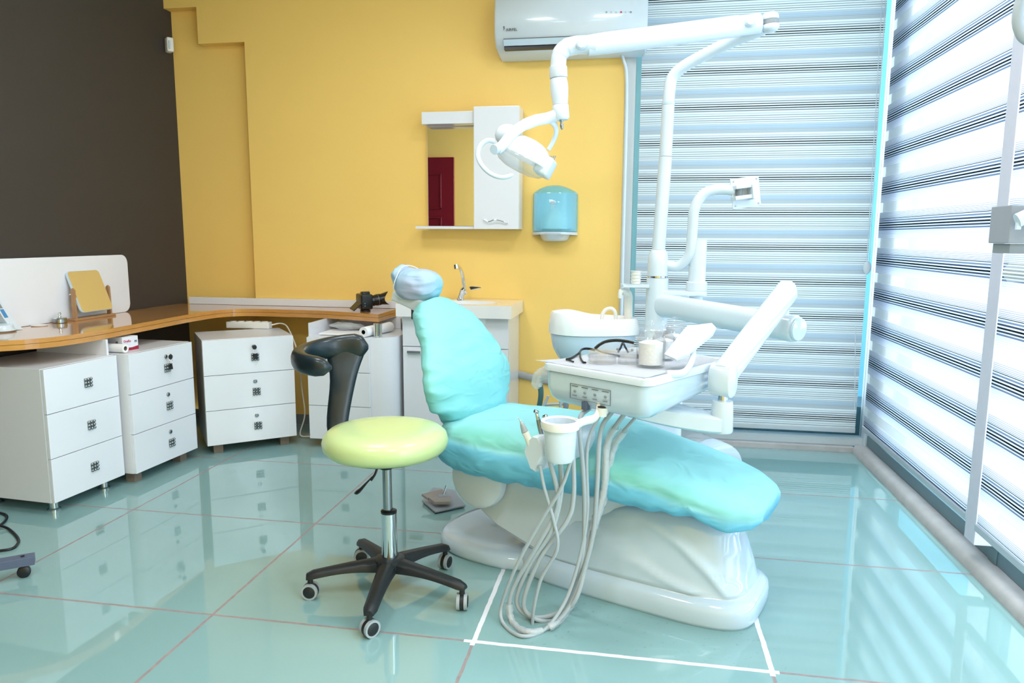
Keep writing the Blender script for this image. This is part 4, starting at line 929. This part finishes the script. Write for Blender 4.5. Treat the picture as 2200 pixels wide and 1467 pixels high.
MB().tube([S0-su*.042+sd*.02, S1-su*.042-sd*.04], .006, 8).build('arm_strip', 'white_gloss', t, world=True)
# end boot at the lower end (upright oval)
b = MB(); R = []
for k, sc_ in ((-.036, .9), (-.033, 1), (.033, 1), (.036, .9)):
    R.append([S0+ss*k+V(0, 0, -.012)+V(sd.x, sd.y, 0).normalized()*x*.032*sc_+V(0, 0, 1)*z*.052*sc_ for x, z in sup(1, 1, 2.4, 32)])
b.rings(R); b.build('arm_boot', 'white_plastic', t, ang=50, world=True)
J = V(S0.x+.003, S0.y, 0)
MB().cyl((J.x, J.y, S0.z-.09), (J.x, J.y, S0.z-.05), .016).build('joint_pin', 'chrome', t, world=True)
jz = S0.z-.078
b = MB(); b.lathe((J.x, J.y, jz-.105), [(0, .005), (.033, .005), (.036, .011), (.033, .085), (.031, .105), (0, .105)], 36)
T1 = V(.40, .42, .0)
R = []
for k in range(9):
    s_ = k/8; p = V(J.x, J.y, 0).lerp(V(.44, .36, 0), s_); w = lerp(.038, .09, s_); zt = lerp(jz-.050, .690, s_); z0 = lerp(jz-.100, .64, s_**1.6); d = V(.44-J.x, .36-J.y, 0).normalized(); n_ = V(-d.y, d.x, 0)
    R.append([p+n_*w+V(0, 0, z0+.008), p+n_*w+V(0, 0, zt-.006), p+n_*w*.8+V(0, 0, zt), p-n_*w*.8+V(0, 0, zt), p-n_*w+V(0, 0, zt-.006), p-n_*w+V(0, 0, z0+.008), p-n_*w*.8+V(0, 0, z0), p+n_*w*.8+V(0, 0, z0)])
b.rings(R); b.build('tray_bracket', 'white_plastic', t, ang=45, world=True)

# instrument table: local x along its front, y to the rear
TA = math.radians(-33); C2, C1 = U(1165, 780, z=.80), U(1392, 818, z=.80); tw = (C1-C2).length
TA = math.atan2(C1.y-C2.y, C1.x-C2.x); TD = .50
tt = tray = thing('instrument_table', 'white dental instrument table with labelled front panel and hanging hoses', 'instrument table', ((C1.x+C2.x)/2, (C1.y+C2.y)/2, .66), TA)
hw = tw/2
def tray_ring(z, inset, n=8, back=TD, r=.035):
    w0, w1 = hw-inset, hw*.93-inset; pts = []
    for cx_, cy_, a0 in ((w0-r, inset+r, -90), (w1-r, back-inset-r, 0), (-w1+r, back-inset-r, 90), (-w0+r, inset+r, 180)):
        for k in range(n+1): a = math.radians(a0+90*k/n); pts.append(V(cx_+r*cos(a), cy_+r*sin(a), z))
    return pts
def tray_z(r, lift):
    for p in r: p.z += lift*sstep(.25, .5, p.y)
    return r
b = MB(); b.rings([tray_z(tray_ring(.012, .05), .045), tray_z(tray_ring(.018, .028), .04), tray_z(tray_ring(.035, .012), .03), tray_z(tray_ring(.065, .004), .01), tray_ring(.118, .002)]); b.build('housing', 'white_gloss', tt, ang=50)
b = MB(); b.rings([tray_ring(.119, .001), tray_ring(.121, -.004), tray_ring(.140, -.004), tray_ring(.144, .0), tray_ring(.143, .012), tray_ring(.133, .018), tray_ring(.132, .06)]); b.build('rim', 'white_plastic', tt, ang=50)
lin_ = [V(x, y, .1335+.011*(1 if (abs(x) > hw-.014 or y < .012) else 0)) for x, y in ((-hw*1.12, .02), (-hw*.95, .008), (hw*.3, .006), (hw*.93, .010), (hw*.93, .30), (hw*.86, .47), (-hw*.86, .47), (-hw*1.0, .30))]
lb = MB(); R = []; NXX = 24
for i in range(NXX+1):
    r = []
    for j in range(NXX+1):
        s_, q_ = i/NXX, j/NXX; x = lerp(-hw*1.0, hw*.93, s_)-(.035*(1-q_)**4 if s_ == 0 else 0); y = lerp(.003, .46, q_)
        z = .1455+.0015*noise.noise(V(x*20, y*20, 0))-(.006*sstep(.04, .0, abs(x+hw)) if s_ == 0 else 0)
        r.append(lb.bm.verts.new((x*(1-.05*q_), y, z)))
    R.append(r)
for i in range(NXX):
    for j in range(NXX): lb.bm.faces.new((R[i][j], R[i+1][j], R[i+1][j+1], R[i][j+1]))
ret = bmesh.ops.solidify(lb.bm, geom=list(lb.bm.faces), thickness=.0008)
tl_ = lambda x, y, z: Matrix.Translation(tt.location) @ tt.rotation_euler.to_matrix().to_4x4() @ Vector((x, y, z))
bpy.context.view_layer.update()
c_ = tl_(0, .2, 0); bmesh.ops.translate(lb.bm, verts=lb.bm.verts, vec=V(0, -.2, -.14))
o = lb.build('paper_liner', 'paper', None, loc=(0, 0, 0), ang=0); o.location = tl_(0, .2, .14); o.rotation_euler = (0, 0, TA); tag(o, 'white paper liner covering the instrument table', 'paper liner')
TZ = .66+.147
# front panel with printed marks
fp2 = MB(); pw = .155; px0 = -hw*.42
for a, c in (((0, .045), (pw, .0458)), ((0, .0908), (pw, .0916)), ((0, .045), (.0008, .0916)), ((pw-.0008, .045), (pw, .0916))): fp2.b2((px0+a[0], .0005, a[1]), (px0+c[0], .0035, c[1]))
pan = fp2.build('label_frame', 'print', tt, sm=False)
for k in range(4):
    x = px0+.018+k*.039
    MB().b2((x-.012, .0008, .084), (x+.012, .003, .0858)).build('print_line', 'print', pan, sm=False)
    MB().ball((x, .003, .069), .0055, (1, .5, .75), seg=14).build('button', 'mid_grey', pan)
    MB().b2((x-.008, .0008, .055), (x+.008, .003, .0568)).build('print_line', 'print', pan, sm=False)
b = MB(); b.box((-.03, .012, .028), (.020, .020, .026), 0, .003); b.build('valve', 'slate', tt, sm=False)
MB().lathe((.03, .018, .004), [(0, 0), (.013, 0), (.020, .028), (0, .028)], 20).build('rotary_knob', 'cream', tt)
MB().lathe((.03, .018, .0325), [(0, 0), (.017, 0), (.017, .004), (0, .004)], 20).build('knob_gap', 'black', tt)
# wrapped handle at the left
b = MB(); pts = cat([V(-hw-.0, .06, .09), V(-hw-.03, .05, .10), V(-hw-.055, .045, .085), V(-hw-.062, .045, .055), V(-hw-.055, .045, .04)], 6); b.tube(pts, [.020]*8+[.018]*(len(pts)-8-5)+[.014, .012, .009, .006, .004], 14, flat=(1, 1)); b.bm.normal_update()
for v in b.bm.verts: v.co += v.normal*.004*noise.noise(v.co*60)
b.build('wrapped_handle', 'wax', tt, ang=80)
MB().tube(cat([V(-hw+.0, .06, .085), V(-hw-.03, .05, .09), V(-hw-.05, .046, .075), V(-hw-.054, .045, .05)], 6), .010, 12).build('handle', 'white_plastic', tt)
# right hand handle with film viewer arm
vb = MB(); v0 = U(1425, 800, Y=.16); pts = cat([U(1432, 804, Y=.17), U(1470, 800, Y=.2), U(1488, 770, Y=.24), U(1490, 748, Y=.28)], 6); vb.tube(pts, .012, 14, flat=(1, .6)); vb.build('viewer_arm', 'white_plastic', tt, world=True)
q0, q1, q2, q3 = U(1430, 766, Y=.26), U(1462, 775, Y=.22), U(1540, 704, Y=.36), U(1482, 708, Y=.42)
pl = MB(); pl.plate([U(1430, 765, Y=.25), U(1455, 776, Y=.2), U(1478, 766, Y=.22), U(1532, 722, Y=.30), U(1540, 706, Y=.32), U(1532, 698, Y=.33), U(1480, 704, Y=.34), U(1472, 712, Y=.33)], V(-.35, -.6, .5), .014, .003); pl.build('film_viewer', 'white_plastic', tt, sm=False, world=True)
# holder with cup, hanging from the table
Hd = V(cos(TA+PI/2), sin(TA+PI/2), 0); Hn = V(cos(TA), sin(TA), 0)
H0 = U(1146, 968, Y=.11); R = []
for k in (0, .02, .98, 1):
    e = .93 if k in (0, 1) else 1; p = H0+Hd*.26*k
    R.append([p+Hn*x*e+V(0, 0, z*e) for x, z in ((-.040, -.012), (-.028, .022), (-.004, .044), (.014, .044), (.030, .026), (.036, -.004), (.004, -.066), (-.012, -.062))])
b = MB().rings(R); hol = b.build('instrument_holder', 'white_plastic', tt, ang=40, world=True)
cupc = U(1204, 905, Y=.085)
b = MB(); b.lathe(cupc, [(.0, -.118), (.038, -.118), (.045, -.105), (.049, -.02), (.049, 0), (.046, 0), (.044, -.10), (0, -.10)], 44); b.build('waste_cup', 'white_plastic', hol, world=True)
b = MB(); b.lathe(cupc, [(.050, -.022), (.056, -.020), (.058, -.008), (.057, .003), (.050, .005), (.046, -.004)], 44, cap=False); b.build('cup_ring', 'cream', hol, world=True)
b = MB(); b.tube(cat([cupc+V(.052, .012, -.008), U(1258, 904, Y=.13), U(1276, 899, Y=.16), U(1285, 886, Y=.18), U(1288, 866, Y=.19)], 6), .013, 12, flat=(1, .55)); b.build('cup_bracket', 'cream', tt, world=True)
# handpieces and hoses
def hose(pts, r, name, parent, m='hose', n=10, k=8): return MB().tube(cat(pts, k), r, n).build(name, m, parent, world=True)
T = lambda x, y, z=.012: tl_(x, y, z)
Bt = [T(-.045, .05), T(.0, .055), T(.035, .06), T(.075, .07), T(.11, .09)]
hs = [  # upper end, way down, loop on the floor, way up to the holder
 ([Bt[1], U(1262, 960, Y=.22), U(1262, 1100, Y=.2), U(1245, 1200, Y=.18), U(1215, 1290, Y=.15), U(1170, 1352, z=.008), U(1120, 1366, z=.007), U(1082, 1340, z=.007), U(1078, 1300, Y=.14), U(1110, 1215, Y=.12), U(1165, 1115, Y=.11), U(1205, 1050, Y=.10), U(1228, 985, Y=.10)], .0058),
 ([Bt[2], U(1290, 930, Y=.24), U(1282, 1060, Y=.22), U(1272, 1160, Y=.2), U(1235, 1280, Y=.17), U(1190, 1340, z=.009), U(1135, 1358, z=.009), U(1098, 1330, z=.009), U(1100, 1270, Y=.14), U(1150, 1180, Y=.12), U(1190, 1110, Y=.12), U(1198, 1060, Y=.11), U(1180, 985, Y=.11)], .0075),
 ([Bt[3], U(1305, 950, Y=.26), U(1298, 1050, Y=.24), U(1275, 1130, Y=.22), U(1262, 1200, Y=.2), U(1235, 1290, Y=.16), U(1190, 1320, z=.012), U(1140, 1325, z=.010), U(1110, 1290, Y=.15), U(1140, 1210, Y=.13), U(1185, 1140, Y=.12), U(1205, 1060, Y=.12), U(1204, 990, Y=.12)], .0075),
 ([Bt[4], U(1318, 960, Y=.28), U(1300, 1060, Y=.26), U(1278, 1125, Y=.24), U(1250, 1210, Y=.2), U(1225, 1300, z=.014), U(1185, 1345, z=.014), U(1145, 1345, Y=.13), U(1160, 1250, Y=.12), U(1197, 1180, Y=.11), U(1190, 1120, Y=.11), U(1170, 1050, Y=.105), U(1160, 1000, Y=.10)], .0055),
 ([Bt[0], U(1245, 905, Y=.2), U(1252, 1000, Y=.2), U(1256, 1100, Y=.2), U(1250, 1200, Y=.19), U(1215, 1310, z=.012), U(1170, 1335, Y=.15), U(1125, 1300, Y=.14), U(1160, 1200, Y=.13), U(1218, 1120, Y=.14), U(1232, 1070, Y=.15), U(1232, 1000, Y=.16), U(1230, 965, Y=.17)], .0075)]
hobj = [hose(p, r, 'hose', tt) for p, r in hs]
# crinkled plastic sleeves on two of the hoses
def sleeve(pts, r, i0, i1):
    c = cat(pts, 8)[i0:i1]; b = MB(); b.tube(c, r, 12, cap=False); b.bm.normal_update()
    for v in b.bm.verts: v.co += v.normal*.0045*noise.noise(v.co*95)
    return b
sleeve(hs[3][0], .0125, 4, 50).build('hose_sleeve', 'wax', tt, ang=80, world=True)
sleeve(hs[2][0], .0125, 4, 26).build('hose_sleeve', 'wax', tt, ang=80, world=True)
sleeve(hs[1][0], .012, 44, 62).build('hose_sleeve', 'wax', tt, ang=80, world=True)
def handpiece(name, label, segs, cat_='dental handpiece'):
    "segs: (name, material, [(point, radius)...])"
    base = segs[0][2][0][0]; o = thing(name, label, cat_, base, 0, 'instruments in the holder')
    for n_, m_, pr in segs: 
        c = cat([p for p, r in pr], 5); rr_ = []
        for i in range(len(pr)-1): rr_ += [lerp(pr[i][1], pr[i+1][1], k/5) for k in range(5)]
        MB().tube(c, rr_+[pr[-1][1]], 16).build(n_, m_, o, ang=50, world=True)
    return o
Yh = .13
handpiece('scaler', 'grey and cream ultrasonic scaler standing left in the instrument holder', [
 ('handle', 'cream', [(U(1141, 960, Y=Yh), .010), (U(1133, 938, Y=Yh), .0105), (U(1128, 928, Y=Yh), .011)]),
 ('nose', 'grey_plastic', [(U(1127.5, 927, Y=Yh), .0108), (U(1122, 912, Y=Yh), .007), (U(1119, 907, Y=Yh), .003)]),
 ('tip', 'chrome', [(U(1119, 908, Y=Yh), .0025), (U(1116, 900, Y=Yh), .0015), (U(1111, 896, Y=Yh), .0006)])])
def turbine(name, label, base, top, hx, Y):
    p = [base, (base[0]*.6+top[0]*.4, base[1]*.6+top[1]*.4), (base[0]*.3+top[0]*.7, base[1]*.3+top[1]*.7), top]; pp = [U(*q, Y=Y) for q in p]
    o = handpiece(name, label, [('grip', 'steel', [(pp[0], .0085), (pp[1], .0088), (pp[2], .0065)]), ('neck', 'chrome', [(pp[2], .0062), (pp[3], .0042)])])
    h = pp[3]; b = MB(); b.lathe(h+V(.001, -.004, -.002), [(0, -.009), (.0055, -.008), (.0062, 0), (.0052, .006), (0, .008)], 20, axis=V(hx, -.5, .35)); b.build('head', 'chrome', o, world=True); return o
turbine('turbine_handpiece', 'chrome turbine handpiece standing tallest in the instrument holder', (1168, 945), (1151, 882), -.6, .15)
turbine('contra_angle_handpiece', 'short grey handpiece just behind the rim of the white waste cup', (1182, 930), (1171, 892), .6, .19)
# assistant-side hoses and grey swing arm behind the table
b = MB(); pp = [U(1156, 812, Y=1.2), U(1161, 832, Y=1.2), U(1162, 850, Y=1.2), U(1158, 875, Y=1.2), U(1150, 905, Y=1.2)]
b.tube(cat(pp, 6), .024, 14, flat=(.5, 1)); b.build('assistant_arm', 'arm_teal', unit, world=True)
for k, pts in enumerate(([U(1178, 850, Y=1.15), U(1170, 868, Y=1.15), U(1158, 885, Y=1.15), U(1150, 900, Y=1.15)], [U(1215, 868, Y=1.2), U(1190, 868, Y=1.2), U(1168, 871, Y=1.2), U(1155, 880, Y=1.2)], [U(1206, 850, Y=1.15), U(1204, 870, Y=1.15), U(1206, 900, Y=1.15)])): hose(pts, .006, 'hose', unit, 'hose')
MB().box(U(1216, 865, Y=1.2), (.022, .03, .05), 0, .004).build('connector', 'mid_grey', unit, sm=False, world=True)
b = MB(); b.box((.235, 1.28, .60), (.10, .06, .06), 0, .01); b.build('bowl_support', 'white_plastic', unit, world=True)

# things on the instrument table
def zt(px, py, z=TZ): return U(px, py, z=z)
def jar(label, px, py, s=1):
    p = zt(px, py); j = thing('glass_jar', label, 'jar', p, 0, 'lidded glass jars on the instrument table')
    prof = [(0, .001), (.041, 0), (.044, .004), (.044, .080), (.040, .092), (.034, .100), (.034, .106), (.031, .106), (.031, .099), (.038, .088), (.041, .079), (.041, .008), (0, .006)]
    b = MB()
    R = []
    for r, h in prof: R.append([V(r*s*(1+(.018*cos(k*PI) if .004 < h < .085 and r > .03 else 0))*cos(2*PI*k/48), r*s*(1+(.018*cos(k*PI) if .004 < h < .085 and r > .03 else 0))*sin(2*PI*k/48), h*s) for k in range(48)])
    b.rings(R); b.build('jar_body', 'glass', j, ang=60)
    b = MB(); b.lathe((0, 0, .1065*s), [(0, 0), (.036*s, 0), (.038*s, .004), (.034*s, .010), (.018*s, .016), (.008*s, .018), (.007*s, .022), (.013*s, .026), (.014*s, .032), (.010*s, .037), (0, .039)], 40); b.build('lid', 'glass', j, ang=50)
    MB().lathe((0, 0, .0085*s), [(0, 0), (.036*s, 0), (.037*s, .066*s), (.02*s, .072*s), (0, .070*s)], 24).build('cotton', 'cotton', j)
    return j
jar('tall lidded glass jar with cotton, nearest the front of the instrument table', 1397, 787)
jar('lidded glass jar standing second behind the front jar', 1424, 772, .85)
jar('lidded glass jar standing farthest back, its round knob seen over the others', 1446, 760, .85)
def dish(label, px, py, r):
    p = zt(px, py); b = MB(); b.lathe(p, [(0, .001), (r, 0), (r*1.01, .003), (r*1.01, .026), (r*.96, .026), (r*.95, .005), (0, .004)], 44); b.lathe(p+V(0, 0, .027), [(0, .006), (r*1.03, .006), (r*1.03, -.008), (r*1.06, -.008), (r*1.07, .007), (r*1.02, .011), (0, .010)], 44)
    return tag(b.build('glass_dish', 'glass', ang=50), label, 'glass dish', 'shallow glass dishes on the instrument table')
dish('shallow round lidded glass dish in front of the black glasses', 1294, 779, .044); dish('shallow glass dish between the other dish and the jars', 1350, 780, .034)
# safety glasses
g0 = zt(1300, 762); gl = thing('safety_glasses', 'black half frame safety glasses lying on the instrument table', 'glasses', g0)
Yg = zt(1300, 768).y+.03
def g(px, py, dy=0): return U(px, py, Y=Yg+dy)
MB().tube(cat([g(1278, 749), g(1290, 739, .005), g(1305, 733, .01), g(1325, 731, .015), g(1345, 733, .015), g(1362, 737, .01)], 6), .0034, 8, flat=(1.6, 1)).build('brow_bar', 'black', gl, world=True)
MB().tube(cat([g(1278, 749), g(1290, 755), g(1305, 759), g(1325, 763), g(1332, 766)], 6), .0030, 8).build('lower_rim', 'black', gl, world=True)
MB().tube(cat([g(1328, 757, -.002), g(1333, 748), g(1338, 737, .012), g(1343, 745), g(1350, 758, -.002)], 6), .0034, 8).build('nose_bridge', 'black', gl, world=True)
for p_ in ((1327, 750), (1358, 752)): MB().ball(g(*p_, -.004), .0045, (1, .5, 1.1), seg=12).build('nose_pad', 'mid_grey', gl, world=True)
for ps_ in ([(1282, 749), (1300, 737), (1334, 736), (1328, 757), (1305, 757)], [(1345, 736), (1362, 739), (1366, 752), (1352, 757)]):
    MB().plate([g(*q_, .004) for q_ in ps_], (0, 1, 0), .0015).build('lens', 'clear_plastic', gl, sm=False, world=True)
MB().tube(cat([zt(1278, 757)+V(0, 0, .008), zt(1262, 755)+V(0, 0, .010), zt(1250, 757)+V(0, 0, .010), zt(1243, 763)+V(0, 0, .006), zt(1228, 771)+V(0, 0, .003), zt(1217, 774)+V(0, 0, .003)], 6), .0034, 8, flat=(1.3, 1)).build('temple', 'black', gl, world=True)
MB().tube(cat([zt(1246, 760)+V(0, 0, .008), zt(1247, 770)+V(0, 0, .004), zt(1252, 779)+V(0, 0, .003), zt(1258, 781)+V(0, 0, .003)], 6), .0032, 8).build('temple', 'black', gl, world=True)
MB().tube([zt(1217, 774)+V(0, 0, .003), zt(1232, 779)+V(0, 0, .003)], .0028, 8).build('temple_tip', 'black', gl, world=True)

# ================================================================ OPERATING LAMP
lt = thing('operating_lamp', 'white dental operating lamp on a tall pole with long jointed arm', 'dental lamp', (PX, PY, 1.15))
Lw = .03
pole = [V(PX, PY, 1.1485), U(1424, 400, Y=PY), U(1437, 215, Y=PY)]
b = MB(); b.cyl(pole[0], U(1430, 337, Y=PY), .0285, .0275); b.cyl(U(1430, 336, Y=PY), U(1436, 222, Y=PY), .0262, .0258); b.build('lower_pole', 'white_plastic', lt, world=True)
KX = U(1640, 62, Y=1.12)
pts = cat([U(1436, 221, Y=PY), U(1439, 190, Y=PY), U(1444, 168, Y=PY), U(1462, 148, Y=PY-.01), U(1500, 125, Y=PY-.03), U(1570, 90, Y=PY-.08), KX], 8)
MB().tube(pts, .0245, 24).build('bent_pole', 'white_plastic', lt, world=True)
MB().lathe(U(1436, 223, Y=PY), [(.0275, -.004), (.0275, .006)], 30).build('pole_ring', 'white_gloss', lt, world=True)
kn = U(1655, 48, Y=1.10); ld_ = (U(1205, 92, Y=.92)-U(1640, 50, Y=1.1)).normalized(); lside = ld_.cross(V(0, 0, 1)).normalized()
lup = lside.cross(ld_)*1.0
b = MB(); b.lathe(kn+lup*.008, [(0, 0), (.030, 0), (.033, .003), (.032, .016), (.022, .027), (0, .029)], 32, axis=lup); b.lathe(kn-lup*.008, [(0, 0), (.030, 0), (.033, .003), (.032, .016), (.022, .027), (0, .029)], 32, axis=-lup); b.build('knuckle', 'white_plastic', lt, ang=50, world=True)
MB().lathe(kn-lup*.0075, [(0, 0), (.031, 0), (.031, .015), (0, .015)], 28, axis=lup).build('knuckle_core', 'mid_grey', lt, world=True)
a0, a1_ = U(1632, 50, Y=1.095), U(1262, 98, Y=.935); a2_ = U(1230, 100, Y=.92)
MB().tube([a0-ld_*.005, a0, a0.lerp(a1_, .12), a0.lerp(a1_, .125), a0.lerp(a1_, .9), a1_], [.030, .036, .036, .0385, .0385, .036], 28, flat=(1.05, .8)).build('lamp_arm', 'white_plastic', lt, ang=40, world=True)
for q in (U(1612, 47, Y=1.05), U(1250, 96, Y=.90)): MB().lathe(q, [(0, .018), (.014, .018), (.020, .012), (.021, 0)], 24, axis=(0, -1, 0)).build('pivot_cap', 'white_gloss', lt, world=True)
pts = cat([a1_-ld_*.03, U(1240, 97, Y=.93), U(1215, 104, Y=.92), U(1202, 120, Y=.915), U(1199, 145, Y=.915)], 8)
MB().tube(pts, [.034]*8+[.034]*8+[.032]*8+[.030]*(len(pts)-24), 28).build('elbow', 'white_plastic', lt, world=True)
YL = .915; e1, e2, e3, e4 = U(1199, 143, Y=YL), U(1200, 168, Y=YL), U(1204, 225, Y=YL), U(1206, 258, Y=YL)
b = MB(); ax2 = (e4-e1).normalized()
MB().tube([e1, e1+ax2*.002, e2-ax2*.002, e2], [.032, .0345, .0345, .033], 32).build('upper_sleeve', 'white_plastic', lt, ang=40, world=True)
MB().tube(cat([e2+ax2*.001, e2.lerp(e3, .3), e2.lerp(e3, .7), e3], 3), [.031, .0325, .034, .0345, .0345, .034, .0325, .031, .0295, .0288], 32).build('vertical_joint', 'white_plastic', lt, ang=60, world=True)
MB().tube([e3+ax2*.001, e3+ax2*.004, e4-ax2*.008, e4], [.029, .0315, .0315, .026], 32).build('lower_joint', 'white_plastic', lt, ang=40, world=True)
MB().tube([e4+ax2*.0, e4+ax2*.006, e4+ax2*.010, e4+ax2*.018, e4+ax2*.030, e4+ax2*.036], [.008, .007, .004, .007, .006, .003], 14).build('lock_screw', 'steel', lt, ang=60, world=True)
# yoke and head
YH = .90
def h(px, py, dy=0): return U(px, py, Y=YH+dy)
pts = cat([h(1198, 246), h(1175, 254), h(1150, 259, -.02), h(1120, 272, -.05), h(1098, 290, -.08), h(1080, 312, -.10), h(1068, 322, -.11)], 6)
MB().tube(pts, [.022]*5+[.022]*12+[.020]*(len(pts)-17), 18, flat=(1, .5)).build('yoke', 'white_plastic', lt, world=True)
pts = cat([h(1178, 255), h(1192, 268, .02), h(1195, 285, .04), h(1188, 305, .06), h(1178, 322, .06)], 6)
MB().tube(pts, .012, 16, flat=(1, .6)).build('yoke', 'white_plastic', lt, world=True)
MB().lathe(h(1061, 321, -.13), [(0, -.001), (.0175, -.001), (.019, .003), (.019, .022), (.015, .03), (.013, .05)], 28, axis=h(1090, 318, -.05)-h(1061, 321, -.13)).build('tilt_knob', 'white_gloss', lt, world=True)
pts = cat([h(1062, 303, -.12), h(1046, 302, -.13), h(1031, 315, -.14), h(1027, 335, -.15), h(1036, 356, -.16), h(1056, 374, -.16), h(1080, 381, -.16), h(1103, 375, -.15)], 7)
MB().tube(pts, [.0095]*(len(pts)-3)+[.0085, .007, .005], 14, flat=(1, .75)).build('handle', 'grey_plastic' if False else 'white_gloss', lt, world=True)
# head shell: half-ellipsoid reflector housing, aimed down to the right
hcn = h(1127, 336, -.03); hx = V(.88, -.12, -.44).normalized(); hz_ = V(-.42, -.10, -.9); hz_ = (hz_-hx*hz_.dot(hx)).normalized(); hy = hz_.cross(hx)
R = []; prof_h = [(.012, -.072), (.045, -.066), (.072, -.050), (.090, -.026), (.100, .0), (.101, .010)]
for r, hh in prof_h: R.append([hcn+hx*cos(2*PI*k/48)*r*1.12+hy*sin(2*PI*k/48)*r*.80+hz_*hh for k in range(48)])
MB().rings(R).build('lamp_head', 'white_gloss', lt, ang=60, world=True)
R = [[hcn+hx*cos(2*PI*k/48)*r*1.12+hy*sin(2*PI*k/48)*r*.80+hz_*hh for k in range(48)] for r, hh in ((.102, .009), (.105, .012), (.096, .034), (.080, .050), (.05, .06), (.004, .063))]
MB().rings(R).build('front_shield', 'clear_plastic', lt, ang=60, world=True)
b = MB(); rm = Matrix((hx, hy, hz_)).transposed(); b.box(hcn+hx*.092+hz_*.0, (.060, .085, .075), R=rm, bev=.012); vh = b.build('side_housing', 'white_plastic', lt, ang=50, world=True)
for k in range(4): MB().box(hcn+hx*(.105+.0)+hy*(.0)+hz_*(.0)+hx*.0+(-hy)*0, (.001, .001, .001), R=rm).bm.free()
for k in range(4): q = U(1180+k*4, 339, Y=.83); MB().box(q, (.0022, .006, .016), R=rm).build('vent_slot', 'mid_grey', vh, sm=False, world=True)
b = MB(); b.ball(h(1090, 290, .02), .050, (1.0, .8, .85)); b.build('bulb_housing', 'white_plastic', lt, world=True)

# ================================================================ PHOTO EDGE PIECES
t = thing('trolley', 'slate grey trolley leg on a small castor at the lower left edge', 'trolley', (-1.7, .12, 0))
e0, e1_ = U(74, 1192, z=.075), U(-60, 1215, z=.075); e0.z = e1_.z = .062; tdv = (e1_-e0).normalized(); tn_ = V(-tdv.y, tdv.x, 0)
MB().box((e0+e1_)/2, ((e0-e1_).length, .045, .030), math.atan2(tdv.y, tdv.x), .002).build('leg', 'slate', t, sm=False, world=True)
MB().cyl(e0+tdv*.035+V(0, 0, .0155), e0+tdv*.035+V(0, 0, .018), .006, n=10).build('screw', 'black', t, world=True)
q = e0+tdv*.035; cs = MB(); cs.lathe(V(q.x, q.y, .021)-tn_*.010, [(0, 0), (.017, 0), (.021, .003), (.021, .017), (.017, .02), (0, .02)], 28, axis=tn_); cs.build('castor', 'black', t, world=True)
MB().lathe(V(q.x, q.y, .023)-tn_*.011, [(0, 0), (.011, 0), (0, .002)], 20, axis=tn_).build('castor_cap', 'grey_plastic', t, world=True)
b = MB(); b.tube(cat([U(-40, 1098, z=.006), U(0, 1102, z=.006), U(14, 1108, z=.006), U(12, 1118, z=.006), U(0, 1128, z=.008), U(-8, 1130, z=.013), U(0, 1129, z=.016), U(20, 1137, z=.006), U(38, 1155, z=.006), U(38, 1168, z=.006), U(20, 1180, z=.006), U(-40, 1186, z=.006)], 8), .0052, 10)
tag(b.build('cable', 'black'), 'black cable looping over the floor at the left photo edge', 'cable')
# second unit cut by the right edge
YR = .30
def r_(px, py, dy=0): return U(px, py, Y=YR+dy)
t = thing('wall_arm_unit', 'grey and white equipment arm cut by the right photo edge', 'equipment arm', r_(2230, 560))
c = r_(2215, 500); b = MB(); b.b2(V(r_(2165, 522).x, YR, r_(2165, 523).z), V(r_(2300, 522).x, YR+.12, r_(2165, 440).z), .004); b.build('housing', 'machine_grey', t, sm=False, world=True)
b = MB(); b.b2(V(r_(2171, 545).x, YR+.01, r_(2171, 545).z), V(r_(2300, 545).x, YR+.11, r_(2171, 524).z), .002); b.build('lower_housing', 'mid_grey', t, sm=False, world=True)
b = MB(); b.tube(cat([r_(2260, 455, -.03), r_(2215, 462, -.03), r_(2185, 474, -.03)], 6), .02, 14, flat=(1, .8)); b.b2(r_(2184, 493, -.035), r_(2191, 478, -.025)); b.build('lever', 'white_plastic', t, world=True)
b = MB(); b.rings([[r_(2160+x*60+8*sin(z*7), 548+z*58, y*.5) for x, y in ((0, 0), (1.6, -.05), (1.6, .2), (0, .16))] for z in (0, .15, .3, .5, .7, .9, 1)]); b.build('plastic_sleeve', 'clear_plastic', t, sm=False, world=True)
b = MB(); b.tube(cat([r_(2208, -30), r_(2192, 5), r_(2186, 40), r_(2190, 65), r_(2203, 84), r_(2240, 100)], 8), .014, 18, flat=(1, .8)); b.build('grab_handle', 'grey_plastic', t, world=True)
bpy.context.view_layer.update()
